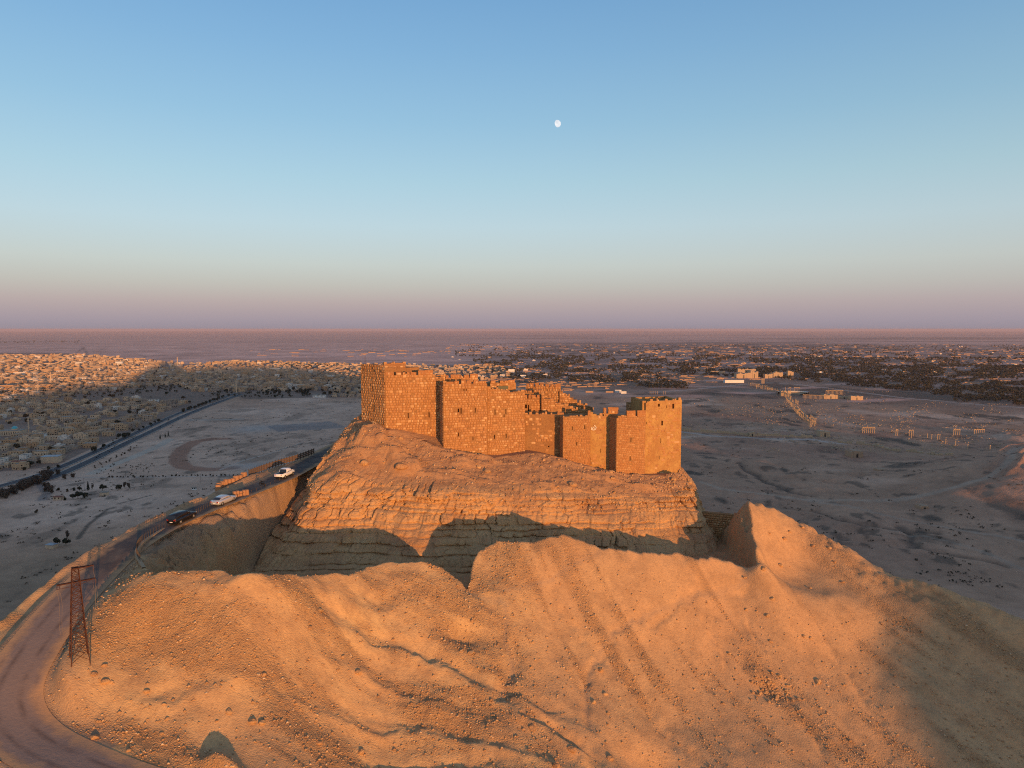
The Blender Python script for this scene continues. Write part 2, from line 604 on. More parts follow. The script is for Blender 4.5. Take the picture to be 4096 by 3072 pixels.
LEFT_EDGE_PX = [(0, 628, 133.2), (40, 592, 135.3), (80, 563, 137.4), (115, 541, 138.9), (150, 521, 139.6), (200, 499.5, 140.2), (235, 483, 140.9), (262, 471, 141), (310, 455, 141)]
LEFT_EDGE = [atz(*p) for p in LEFT_EDGE_PX]
RIDGE_PX = [(744, 500, 135.5), (760, 506, 133.5), (785, 516, 132), (810, 529, 128), (845, 548, 122), (880, 573, 115), (940, 589, 109), (985, 606, 105), (1030, 626, 101)]
RIDGE = [at(p[0], p[1], p[2] * (1.0 + 0.065 * min(1, i / 5))) for i, p in enumerate(RIDGE_PX)]

ctrl = []
for p in ROAD[1:-2]:
    ctrl.append((p.x, p.y, p.z))
for p in KERB:
    ctrl.append((p.x, p.y, p.z))
for p in RIM + TRENCH + LEFT_EDGE + RIDGE:
    ctrl.append((p.x, p.y, p.z))
for p in [  # slopes: pixel and distance
    (78, 659, 75), (110, 640, 78.5), (60, 715, 70.5), (110, 745, 68.5), (165, 762, 67.5), (60, 690, 71.5), (150, 640, 79.5), (180, 610, 82), (140, 600, 82.5), (240, 600, 84),
    (150, 690, 74.5), (240, 650, 79.8), (240, 700, 75.5), (300, 640, 83.5), (300, 700, 78), (300, 760, 70.5), (200, 740, 70.5),
    (370, 600, 92.5), (370, 650, 86), (370, 700, 80), (370, 768, 72.5), (430, 590, 95.5), (430, 640, 89.5), (430, 700, 81.5), (430, 768, 73.5),
    (465, 625, 92.5), (480, 600, 95.8), (505, 640, 91.5), (500, 700, 83.5), (520, 768, 74.5), (560, 700, 85), (580, 768, 75.5),
    (488, 572, 101.5), (500, 590, 98.5), (515, 560, 103), (550, 560, 104.5), (550, 600, 99.5), (560, 650, 93),
    (620, 580, 104), (620, 640, 96.5), (620, 700, 88.5), (640, 768, 78.5), (690, 580, 107), (690, 640, 99.5), (690, 700, 91),
    (720, 768, 80.5), (750, 590, 108), (770, 570, 113.5), (765, 640, 101.5), (765, 700, 92.5), (800, 768, 82.5), (800, 560, 119), (830, 600, 109), (830, 650, 101),
    (840, 700, 93.5), (880, 640, 103.5), (880, 768, 84), (920, 640, 102), (930, 700, 93), (960, 768, 83.5), (980, 660, 98), (1024, 700, 91), (1040, 768, 82.5)]:
    q = at(*push(p))
    ctrl.append((q.x, q.y, q.z))
ctrl += [(44, 162, 130), (46, 182, 126), (56, 150, 128)]
CT = np.array(ctrl)


def tps_fit(P, lam=0.4):
    n = len(P)
    d = np.hypot(P[:, None, 0] - P[None, :, 0], P[:, None, 1] - P[None, :, 1])
    K = d * d * np.log(d + 1e-9) + lam * np.eye(n)
    Q = np.c_[np.ones(n), P[:, :2]]
    A = np.block([[K, Q], [Q.T, np.zeros((3, 3))]])
    return np.linalg.solve(A, np.r_[P[:, 2], 0, 0, 0])


TW = tps_fit(CT)


def tps(x, y):
    out = TW[-3] + TW[-2] * x + TW[-1] * y
    for i in range(len(CT)):
        r2 = (x - CT[i, 0]) ** 2 + (y - CT[i, 1]) ** 2
        out = out + TW[i] * 0.5 * r2 * np.log(r2 + 1e-9)
    return out


HULL = ([(p.x, p.y) for p in LEFT_EDGE] + [(-45, 185), (28, 180)] + [(p.x, p.y) for p in RIDGE]
        + [(80, 90), (75, 62), (20, 58), (-30, 56), (-58, 56), (-66, 66), (-64, 80)])
# benches and gullies: polylines that step the slope
SCARPS = [([(225, 612, 85.5), (300, 618, 88), (350, 632, 87.5), (420, 652, 87.5), (480, 687, 85), (545, 712, 83), (600, 728, 81.5)], 1.0, 1.1),
          ([(130, 606, 83.5), (200, 604, 85), (260, 600, 88), (340, 598, 91), (420, 602, 94.5), (455, 622, 92.5)], 0.6, 1.2),
          ([(480, 697, 84), (530, 715, 81.5), (560, 732, 79.5), (590, 745, 78), (597, 775, 75)], 1.2, 0.9),
          ([(255, 690, 77), (330, 705, 78), (420, 728, 78), (520, 745, 77), (600, 775, 75)], 0.6, 0.9),
          ([(180, 590, 86), (240, 588, 89), (300, 586, 91), (380, 580, 95)], 0.4, 0.9),
          ([(120, 690, 73.5), (170, 700, 74), (220, 690, 77), (250, 672, 79)], 0.5, 0.9),
          ([(330, 750, 72.5), (420, 762, 73), (520, 768, 74.5)], 0.7, 1.0),
          ([(300, 655, 83.5), (360, 672, 83.5), (430, 700, 81.5), (470, 712, 81)], 0.5, 0.8),
          ([(660, 555, 109), (720, 565, 110), (745, 580, 109.5)], 0.3, 0.7),
          ([(700, 610, 104), (716, 640, 100), (722, 668, 96)], 0.45, 0.5), ([(735, 600, 106), (755, 625, 102), (775, 655, 98)], 0.45, 0.5)]
GULLIES = [([(468, 588, 97.5), (490, 615, 95), (507, 645, 91), (512, 672, 88), (505, 700, 83.5)], 0.7, 1.3),
           ([(640, 612, 100), (612, 640, 97), (592, 665, 91.5), (586, 700, 86.5), (588, 725, 82)], 0.28, 0.5),
           ([(742, 590, 108), (700, 595, 106), (650, 620, 100)], 0.3, 0.5),
           ([(700, 585, 107), (760, 660, 98), (800, 715, 90), (840, 775, 82)], 0.22, 0.5),
           ([(790, 590, 110), (850, 680, 97), (880, 730, 89.5)], 0.25, 0.6),
           ([(560, 610, 98.5), (640, 690, 89.5), (700, 760, 80.5)], 0.35, 0.9)]
SCARPS = [([tuple(at(*push(p))) for p in pl], a, w) for pl, a, w in SCARPS]
GULLIES = [([tuple(at(*push(p))) for p in pl], a, w) for pl, a, w in GULLIES]
HOLLOWS = [(at(*push((463, 630, 91.5))), 2.8, 1.3, 1.3), (at(*push((650, 755, 79.5))), 4.2, 2.4, 1.5), (at(*push((770, 690, 94))), 2.6, 1.6, 0.8)]
MOUNDS = [(at(214, 764, 67.2), 1.5, 1.7), (at(232, 768, 66.8), 1.2, 1.1), (at(*push((755, 668, 96))), 1.2, 0.35)]


def gravel_mask(x, y):
    left = sstep(-0.35, 0.45, fbm((x * .987 - y * .16) / 11, (x * .16 + y * .987) / 2.4, 4, 95) + 0.5 * fbm(x / 9, y / 9, 3, 96))
    a = x * 0.86 + y * 0.51; b = -x * 0.51 + y * 0.86
    right = sstep(0.0, 0.6, fbm(a / 2.2, b / 20, 3, 53) + 0.4 * fbm(x / 11, y / 11, 3, 97))
    k = sstep(-6, 8, x + 0.25 * (y - 90))
    return left * (1 - k) + 0.85 * right * k


def hill_z(x, y, detail=True):
    x = np.asarray(x, float); y = np.asarray(y, float)
    z = np.clip(tps(x, y), 96, 143.5)
    ins = inpoly(x, y, HULL)
    dh, _, _ = polydist(x, y, HULL + [HULL[0]])
    out = np.where(ins, 0, dh)
    z = np.where(ins, z, np.minimum(z, 141) - 0.62 * out - 0.10 * np.minimum(out, 8))
    xw = x + 0.9 * fbm(x / 4, y / 4, 3, 41) + 0.35 * fbm(x / 1.1, y / 1.1, 2, 43); yw = y + 0.9 * fbm(x / 4, y / 4, 3, 45) + 0.35 * fbm(x / 1.1, y / 1.1, 2, 47)
    for pl, a, w in SCARPS:
        L_ = np.linspace(0, 1, len(pl))
        d, tt_, s = polydist(xw, yw, pl, L_)
        sd = d * s
        tp = np.sin(np.clip(tt_, 0, 1) * math.pi) ** 0.6 * (0.55 + 0.6 * vnoise(x / 3, y / 3, 15))
        z = z + 0.95 * tp * a * (0.75 * np.exp(-((sd + 0.7 * w) / w) ** 2) * (s < 0) + 0.75 * np.exp(-((sd + 0.7 * w) / (2.5 * w)) ** 2) * (s >= 0) - 0.9 * np.exp(-((sd - 0.7 * w) / w) ** 2))
    for pl, a, w in GULLIES:
        d, _, _ = polydist(xw, yw, pl)
        z = z - a * np.exp(-(d / w) ** 2)
    for p, rx, ry, dep in HOLLOWS:
        z = z - dep * np.exp(-((x - p.x) / rx) ** 2 - ((y - p.y) / ry) ** 2)
    for p, rr, hgt in MOUNDS:
        z = z + hgt * np.exp(-((x - p.x) ** 2 + (y - p.y) ** 2) / rr ** 2)
    if detail:
        amp = 0.2 + 0.8 * gravel_mask(x, y)
        dcr, _, _ = polydist(x, y, [(p.x, p.y) for p in RIDGE])
        amp = amp + 2.2 * np.exp(-(dcr / 3.2) ** 2) * (0.4 + 0.9 * vnoise(x / 4, y / 4, 99))
        rid = 1 - np.abs(fbm(x / 3.2, y / 3.2, 4, 25)) * 2.2
        z = z + 0.42 * fbm(x / 7.5, y / 7.5, 3, 11) + amp * (0.24 * fbm(x / 1.9, y / 1.9, 3, 23) + 0.09 * fbm(x / 0.6, y / 0.6, 2, 37) + 0.16 * rid)
        # rills running down the right-hand face
        a = x * 0.86 + y * 0.51; b = -x * 0.51 + y * 0.86
        right = sstep(-4, 10, x)
        rill = fbm(a / 1.4, b / 16, 3, 51)
        z = z + right * (0.30 * rill + 0.30 * fbm(a / 4.5, b / 26, 2, 53))
    # road bench
    d, rz, _ = polydist(x, y, ROAD_C[:, :2], ROAD_C[:, 2])
    f = sstep(ROAD_HW + 1.9, ROAD_HW + 0.3, d)
    z = z * (1 - f) + (rz - 0.06) * f
    # spoil berm on the outer side of the road
    dl, lz, _ = polydist(x, y, [(p.x, p.y) for p in LEFT_EDGE[:6]], [p.z for p in LEFT_EDGE[:6]])
    z = z + np.where(d > ROAD_HW + 0.4, 1, 0) * 0.75 * np.exp(-(dl / 1.1) ** 2) * (0.7 + 0.6 * vnoise(x / 2.2, y / 2.2, 5))
    # the rock-cut moat
    im = inpoly(x, y, MOAT)
    wx = x + 0.5 * fbm(x / 3, y / 3, 3, 61); wy = y + 0.5 * fbm(x / 3, y / 3, 3, 67)
    dm, _, _ = polydist(wx, wy, MOAT)
    im = inpoly(wx, wy, MOAT)
    lef = sstep(-43, -47, x) * sstep(90, 95, y)
    rgt = sstep(40, 43, x) * sstep(112, 118, y)
    k = 5.5 * (1 - lef) + 0.95 * lef
    k = k * (1 - rgt) + 1.9 * rgt
    floor = 127.2 + 0.5 * fbm(x / 4, y / 4, 3, 71)
    z = np.where(im, z + rgt * (1.0 - np.abs(fbm(x / 2.2, y / 2.2, 3, 73)) * 4) * 0.8 * sstep(0.3, 1.5, dm), z)
    outcrop = (3.6 * np.maximum(0, fbm(x / 3.5, y / 3.5, 4, 77)) + 0.9 * (1 - np.abs(fbm(x / 2.0, y / 2.0, 3, 78)) * 3)) * lef * sstep(0.3, 2.5, dm)
    zm = np.maximum(floor, z - k * dm + outcrop + 0.5 * fbm(x / 1.5, y / 1.5, 2, 79) * (dm > 0.6))
    zm = np.where(lef > 0.02, np.maximum(zm, floor + 4.0 * lef * np.exp(-dm / 9)), zm)
    zm = np.minimum(zm, z - 0.45 * dm)
    zm = np.maximum(zm, floor)
    z = np.where(im, zm, z)
    return z, d, im


def coords(segs):
    out = [segs[0][0]]
    for a, b, s in segs:
        n = max(1, int(round((b - a) / s)))
        out += list(np.linspace(a, b, n + 1)[1:])
    return np.array(out)


gx = coords([(-420, -200, 20), (-200, -90, 4), (-90, -66, 0.8), (-66, -56, 0.4), (-56, 76, 0.27), (76, 95, 0.5), (95, 200, 4), (200, 420, 20)])
gy = coords([(-330, -100, 20), (-100, 30, 5), (30, 62, 1.2), (62, 113, 0.25), (113, 145, 0.45), (145, 190, 1.5), (190, 430, 12)])
X, Y = np.meshgrid(gx, gy, indexing='ij')
HGT, DR, IM = hill_z(X, Y)
HGT = np.where(HGT < -3, -3 - 0.02 * np.abs(HGT), HGT)
V = np.stack([X, Y, HGT], -1).reshape(-1, 3)
me = np_mesh('hill', V, grid_faces(len(gx), len(gy)), smooth=True)
gr = np.maximum(gravel_mask(X, Y), IM * 0.9)
add_float(me, 'gravel', np.clip(gr, 0, 1).ravel())
PATHS = [[(748, 584, 109), (700, 597, 106), (650, 618, 101), (612, 640, 97), (592, 665, 91.5), (586, 700, 86.5), (590, 730, 82)],
         [(470, 592, 97), (503, 610, 96.5), (506, 645, 91.5), (512, 672, 88), (500, 700, 83.5)], [(505, 588, 98.5), (560, 575, 103), (600, 558, 107)]]
RS = sstep(7.5, 3.2, DR) * 0.6 * (X < -40)
for pl in PATHS:
    pp_ = catmull([tuple(at(*push(p)))[:2] for p in pl], 40)
    dp, _, _ = polydist(X + 0.25 * fbm(X / 2, Y / 2, 2, 83), Y + 0.25 * fbm(X / 2, Y / 2, 2, 85), pp_)
    RS = np.maximum(RS, 0.35 * np.exp(-(dp / 0.34) ** 2))
add_float(me, 'roadside', RS.ravel())
add_float(me, 'red', (sstep(-6, 34, X + 0.2 * (Y - 90) + 8 * fbm(X / 14, Y / 14, 3, 87)) * 0.75).ravel())
hill = struct(new_obj('hill', me, MAT_HILL))


class Surf:
    """bilinear lookup of the hill grid"""

    def __call__(self, x, y):
        x = np.asarray(x, float); y = np.asarray(y, float)
        i = np.clip(np.searchsorted(gx, x) - 1, 0, len(gx) - 2); j = np.clip(np.searchsorted(gy, y) - 1, 0, len(gy) - 2)
        fx = (x - gx[i]) / (gx[i + 1] - gx[i]); fy = (y - gy[j]) / (gy[j + 1] - gy[j])
        return (HGT[i, j] * (1 - fx) + HGT[i + 1, j] * fx) * (1 - fy) + (HGT[i, j + 1] * (1 - fx) + HGT[i + 1, j + 1] * fx) * fy


HZ = Surf()

# loose stones on the slope, one mass of gravel
n = 68000
sx = rng.uniform(-56, 76, n); sy = rng.uniform(62, 113, n)
dens = 0.12 + 0.9 * gravel_mask(sx, sy)
dr, _, _ = polydist(sx, sy, ROAD_C[:, :2])
keep = (rng.random(n) < dens) & (dr > ROAD_HW + 0.2) & ~inpoly(sx, sy, MOAT)
sx, sy = sx[keep], sy[keep]
n = len(sx)
rad = 0.045 + 0.16 * rng.random(n) ** 3.2 + 0.05 * (rng.random(n) < 0.15)
O = np.array([(1, 0, 0), (-1, 0, 0), (0, 1, 0), (0, -1, 0), (0, 0, 1), (0, 0, -0.6)], float)
OF = np.array([(0, 2, 4), (2, 1, 4), (1, 3, 4), (3, 0, 4), (2, 0, 5), (1, 2, 5), (3, 1, 5), (0, 3, 5)])
ang = rng.uniform(0, 6.28, n)
jit = rng.uniform(0.6, 1.4, (n, 6, 1))
P = O[None] * jit * rad[:, None, None] * np.array([1, 1, 0.75])
ca, sa = np.cos(ang)[:, None], np.sin(ang)[:, None]
P = np.stack([P[..., 0] * ca - P[..., 1] * sa, P[..., 0] * sa + P[..., 1] * ca, P[..., 2]], -1)
P += np.stack([sx, sy, HZ(sx, sy) + rad * 0.25], -1)[:, None, :]
Q = (OF[None] + (np.arange(n) * 6)[:, None, None]).reshape(-1, 3)
me = np_mesh('gravel', P.reshape(-1, 3), Q)
add_float(me, 'tint', np.repeat(rng.random(n), 6))
t = NT('loose_stone')
MAT_LOOSE = t.done(t.ramp(t.attr('tint'), [(0.0, (0.33, 0.19, 0.10)), (0.5, (0.46, 0.28, 0.145)), (0.85, (0.56, 0.37, 0.20)), (1.0, (0.66, 0.49, 0.31))]))
stuff(new_obj('gravel', me, MAT_LOOSE), 'loose limestone gravel strewn over the sunlit sandy slope', 'gravel')


# ------------------------------------------------------------------ strips (roads, kerbs) laid over a surface
def strip(name, pts, hw, mat, lift=0.05, zfun=None, cols=7, extra=None):
    P = np.array([(p[0], p[1]) for p in pts], float)
    T = np.gradient(P, axis=0); T /= np.linalg.norm(T, axis=1)[:, None] + 1e-9
    N = np.stack([-T[:, 1], T[:, 0]], -1)
    u = np.linspace(-1, 1, cols)
    hw = np.broadcast_to(np.asarray(hw, float), (len(P),))
    XY = P[:, None, :] + N[:, None, :] * (u[None, :, None] * hw[:, None, None])
    if zfun is None:
        z = np.repeat(np.array([p[2] for p in pts])[:, None], cols, 1)
    else:
        z = zfun(XY[..., 0], XY[..., 1])
    V = np.concatenate([XY, (z + lift)[..., None]], -1).reshape(-1, 3)
    me = np_mesh(name, V, grid_faces(len(P), cols, True), True)
    add_float(me, 'edge', np.tile(np.abs(u), len(P)))
    if extra is not None:
        add_float(me, 'dust', np.repeat(extra, cols))
    return struct(new_obj(name, me, mat))


dust = sstep(97, 84, ROAD_C[:, 1])
strip('access_road', ROAD_C, ROAD_HW, MAT_ROAD, 0.0, None, 9, dust)

# ================================================================== ROCK PLINTH
ST = [  # top (wall foot)          shoulder              foot
    ((-33, 182, 150), (-37, 182, 146), (-41.5, 183, 138)),
    ((-33.5, 162, 150.3), (-36.5, 162, 147), (-41, 162, 138)),
    ((-33.2, 152, 150.4), (-37.0, 149, 146.4), (-41.5, 147, 138)),
    ((-31.5, 149.5, 150.4), (-37.6, 141, 144), (-43.5, 133, 134)),
    ((-29, 147, 149.9), (-38.9, 137, 140.7), (-44.5, 123, 129.5)),
    ((-26.5, 145, 149.4), (-36.2, 131, 139.6), (-43.8, 114.5, 126.5)),
    ((-20, 145, 147.6), (-28, 132, 139.4), (-33, 115.5, 126)),
    ((-14, 144, 145.6), (-15.7, 132.5, 139.5), (-18, 117.5, 126)),
    ((-5, 145, 143.5), (-4.9, 133, 138.9), (-5, 119.5, 126)),
    ((5, 148, 143.9), (5.4, 136, 137.7), (5, 121.5, 126)),
    ((14, 147, 142.0), (15.5, 137, 136.7), (15, 123.5, 126)),
    ((22, 147, 140.0), (24.7, 139, 135.7), (24.5, 125.5, 126)),
    ((29, 148, 139.2), (32, 142.5, 135.5), (33.5, 128.5, 126)),
    ((35, 150, 138.9), (37, 146, 137.0), (39.5, 131, 126)),
    ((36.6, 157, 138.9), (39.3, 155, 136.8), (43.5, 148, 126)),
    ((36.6, 180, 141), (40, 180, 137), (46, 180, 126))]
NU = 1050
top_c = catmull([s[0] for s in ST], NU); sh_c = catmull([s[1] for s in ST], NU); ft_c = catmull([s[2] for s in ST], NU)
mid_in = np.array([0, 158.0])
cen = np.stack([top_c[:, 0] * 0.80, top_c[:, 1] * 0.8 + 165 * 0.2, top_c[:, 2] + 0.0], -1)
rows = []; scree = []
NS, NC = 60, 165
for i in range(3):
    f = i / 3
    rows.append(cen * (1 - f) + top_c * f); scree.append(np.ones(NU))
arc = np.r_[0, np.cumsum(np.hypot(*np.diff(sh_c[:, :2], axis=0).T))]
for i in range(NS):
    f = i / NS
    p = top_c * (1 - f) + sh_c * f
    p[:, 2] += 0.6 * np.sin(f * math.pi) * 0.5
    rows.append(p); scree.append(np.ones(NU) * float(1 - sstep(0.72, 1.0, f)))
for i in range(NC):
    f = i / (NC - 1)
    g = 0.62 * f + 0.38 * f * f                       # the lower face stands a little further out
    p = sh_c * 1.0
    p[:, :2] = sh_c[:, :2] * (1 - g) + ft_c[:, :2] * g
    p[:, 2] = sh_c[:, 2] * (1 - f) + ft_c[:, 2] * f
    rows.append(p); scree.append(np.zeros(NU))
PV = np.array(rows)                                   # (rows, NU, 3)
SC = np.array(scree)
# outward direction
od = ft_c[:, :2] - top_c[:, :2]; od /= np.linalg.norm(od, axis=1)[:, None]
nr = len(PV)
ARC = np.repeat(arc[None], nr, 0); ZZ = PV[..., 2]
cl = 1 - SC
# beds: height bands that dip gently to the right, each broken in blocks
zb = ZZ + 0.045 * PV[..., 0] + 0.9 * fbm(ARC / 34, ZZ / 12, 3, 101)
bedh = np.array([0]); hh = 110.0; edges = []
while hh < 160:
    edges.append(hh); hh += rng.uniform(0.45, 1.9)
edges = np.array(edges)
bi = np.searchsorted(edges, zb) - 1
bf = (zb - edges[bi]) / (edges[np.minimum(bi + 1, len(edges) - 1)] - edges[bi])
bedoff = rng.uniform(-0.55, 0.55, len(edges))[bi]
bw = rng.uniform(1.1, 3.2, len(edges))[bi]
u = ARC / bw + rng.uniform(0, 50, len(edges))[bi] + 0.35 * fbm(ARC / 3, ZZ * 1.0, 2, 103)
ub = np.floor(u); uf = u - ub
blk = _hash(ub, bi.astype(float), 5) - 0.5
crack = np.exp(-(np.minimum(uf, 1 - uf) * bw / 0.14) ** 2) * (_hash(ub, bi.astype(float), 9) > 0.35)
joint = np.exp(-(np.minimum(bf, 1 - bf) / 0.10) ** 2)
jm = sstep(-0.25, 0.25, fbm(ARC / 6, ZZ / 2.5, 3, 105))
cm = sstep(-0.1, 0.3, fbm(ARC / 9, ZZ / 5, 2, 106))
disp = bedoff * (0.45 + 0.9 * cm) + blk * (0.45 + 1.0 * cm) - 0.75 * crack * (0.2 + cm) - 0.5 * joint * jm - 0.35 * np.maximum(0, 1 - np.abs(fbm(ARC / 2.4, ZZ / 5, 3, 111)) * 7) + 0.16 * np.sin(np.clip(bf, 0, 1) * math.pi)
disp = disp * cl
disp += (1.3 * fbm(ARC / 8, ZZ / 9, 3, 107) + 0.45 * fbm(ARC / 2.0, ZZ / 4.5, 3, 109)) * (0.25 + 0.75 * cl)
disp += 0.10 * fbm(ARC / 0.5, ZZ / 0.5, 2, 113)
# deep clefts down the face
for a0, wdt, dep in ((0, 0, 0),):
    pass
edge_fade = np.ones(nr); edge_fade[:4] = 0
disp *= edge_fade[:, None]
PV[..., 0] += od[None, :, 0] * disp; PV[..., 1] += od[None, :, 1] * disp
rough_s = SC * (0.30 * fbm(PV[..., 0] / 2.2, PV[..., 1] / 2.2, 4, 121) + 0.45 * np.maximum(0, fbm(PV[..., 0] / 5, PV[..., 1] / 3, 3, 127)) + 0.10 * fbm(PV[..., 0] / 0.5, PV[..., 1] / 0.5, 2, 129))
# rock knobs under the left tower and ledges poking through the scree
ledge = np.maximum(0, fbm(PV[..., 0] / 9 + 3, PV[..., 1] / 2.4, 3, 131)) * 1.5 * SC
PV[..., 2] += (rough_s + ledge) * edge_fade[:, None]
for (px, py, dd, rx, ry, hgt) in ((372, 433, 143, 3.2, 2.6, 2.0), (392, 438, 141, 3.2, 2.0, 1.7), (404, 446, 138, 3.4, 2.2, 1.6), (356, 440, 143, 2.0, 2.2, 1.2), (345, 462, 133, 2.5, 2.0, 1.0)):
    q = at(px, py, dd)
    r2 = ((PV[..., 0] - q.x) / rx) ** 2 + ((PV[..., 1] - q.y) / ry) ** 2
    PV[..., 2] += hgt * np.clip(1.25 - r2, 0, 0.8) * edge_fade[:, None]
me = np_mesh('rock_plinth', PV.reshape(-1, 3), grid_faces(nr, NU, True), False)
add_float(me, 'scree', np.clip(SC * 1.0, 0, 1).ravel())
plinth = struct(new_obj('rock_plinth', me, MAT_ROCK))
# loose stones on the scree below the walls
ns_ = 9000
kk_ = rng.integers(NU * 5, NU * (3 + NS + 30), ns_)
base_ = PV.reshape(-1, 3)[kk_] + rng.normal(0, .12, (ns_, 3)) * np.array([1, 1, .2])
rad = 0.04 + 0.22 * rng.random(ns_) ** 3.5
P = O[None] * rng.uniform(0.6, 1.4, (ns_, 6, 1)) * rad[:, None, None] + base_[:, None, :]
me = np_mesh('scree', P.reshape(-1, 3), (OF[None] + (np.arange(ns_) * 6)[:, None, None]).reshape(-1, 3))
add_float(me, 'tint', np.repeat(rng.random(ns_), 6))
stuff(new_obj('scree', me, MAT_LOOSE), 'loose stones on the rock slope below the castle walls', 'scree')
# castle yard on top of the rock
yard = np.concatenate([cen, np.array([[0, 165, 146.0]])])
fy = np.array([(i, i + 1, NU) for i in range(0, NU - 1)])
me = np_mesh('castle_yard', yard + np.array([0, 0, -0.02]), fy)
add_float(me, 'scree', np.ones(len(yard)))
struct(new_obj('castle_yard', me, MAT_ROCK))

# ================================================================== THE CASTLE
castle = empty('castle', (0, 148, 140))
tag(castle, 'ruined sandstone hilltop castle with square towers on the rock above the moat', 'castle')
CAST_INV = Matrix.Translation(Vector((0, -148, -140)))
STONES = []      # candidates for single stones: (apparent size, part, centre, tangent, normal, w, h, variant)


def wx(px, d, z=146):
    fd = d * CP + (ZC - z) * SP
    return ((px - 512) / F * fd, d)


def wz(py, d):
    return ZC - d * tanth(py)


class StoneBag:
    def __init__(self):
        self.v = []; self.f = []; self.t = []

    def add(self, c, tx, nx, w, h, dep, tint):
        """one block: c centre on the wall face, tx along the wall, nx outward"""
        b = len(self.v)
        j = lambda s: random.uniform(-s, s)
        for k, (a, e) in enumerate(((-1, -1), (1, -1), (1, 1), (-1, 1))):
            u = a * w / 2 + j(w * 0.06); v = e * h / 2 + j(h * 0.07)
            self.v.append((c[0] + tx[0] * u - nx[0] * 0.05, c[1] + tx[1] * u - nx[1] * 0.05, c[2] + v))
        ins = min(w, h) * random.uniform(0.10, 0.2)
        for k, (a, e) in enumerate(((-1, -1), (1, -1), (1, 1), (-1, 1))):
            u = a * (w / 2 - ins) + j(w * 0.06); v = e * (h / 2 - ins) + j(h * 0.07)
            dd = dep * random.uniform(0.75, 1.25)
            self.v.append((c[0] + tx[0] * u + nx[0] * dd, c[1] + tx[1] * u + nx[1] * dd, c[2] + v))
        for q in ((4, 5, 6, 7), (0, 1, 5, 4), (1, 2, 6, 5), (2, 3, 7, 6), (3, 0, 4, 7)):
            self.f.append(tuple(b + i for i in q))
        self.t += [tint] * 8

    def mesh(self, name):
        me = np_mesh(name, np.array(self.v), np.array(self.f))
        add_float(me, 'tint', np.array(self.t))
        return me


def lay_stones(bag, p0, p1, zb, topf, holes, style, single=None):
    """courses of stone on the vertical face p0 -> p1 (outside on the right-hand side looking along it)"""
    p0 = np.array(p0); p1 = np.array(p1)
    L = np.linalg.norm(p1 - p0); tx = (p1 - p0) / L; nx = np.array([tx[1], -tx[0]])
    st = {'rubble': (0.50, 0.36, 0.86, 0.13, 0.13, 0.93), 'ashlar': (0.36, 0.40, 0.72, 0.05, 0.03, 0.99), 'mixed': (0.50, 0.4, 0.9, 0.11, 0.10, 0.80), 'patchy': (0.55, 0.45, 1.1, 0.10, 0.12, 0.45)}[style]
    ch, wmin, wmax, dep, gap, prob = st
    z = zb
    zmax = max(topf(u) for u in np.linspace(0, L, 60))
    while z < zmax:
        h = ch * random.uniform(0.82, 1.2)
        u = -random.uniform(0, 0.4)
        pos_off = random.uniform(-0.2, 0.2)
        while u < L:
            w = random.uniform(wmin, wmax) * (1.35 if random.random() < 0.1 else 1)
            a, b = max(u, 0.02), min(u + w, L - 0.02)
            u += w
            if b - a < 0.18:
                continue
            uc, zc = (a + b) / 2, z + h / 2
            if zc + h * 0.42 > topf(uc):
                continue
            if any(a < q[1] + 0.02 and b > q[0] - 0.02 and z + h * 0.9 > q[2] and z + h * 0.1 < q[3] for q in holes):
                continue
            pp = prob
            if style == 'patchy' and vnoise(uc / 2.5 + 7, zc / 2.5, 3) > 0.52:
                pp = 0.06
            if random.random() > pp:
                continue
            c = (p0[0] + tx[0] * uc, p0[1] + tx[1] * uc, zc)
            W_, H_ = (b - a) - gap * random.uniform(0.4, 1.4), h * (1 - gap * random.uniform(0.5, 1.6))
            tint = random.random()
            item = (W_ * H_ / c[1] ** 2, single, c, tx, nx, W_, H_, dep, tint, bag)
            STONES.append(item)
        z += h


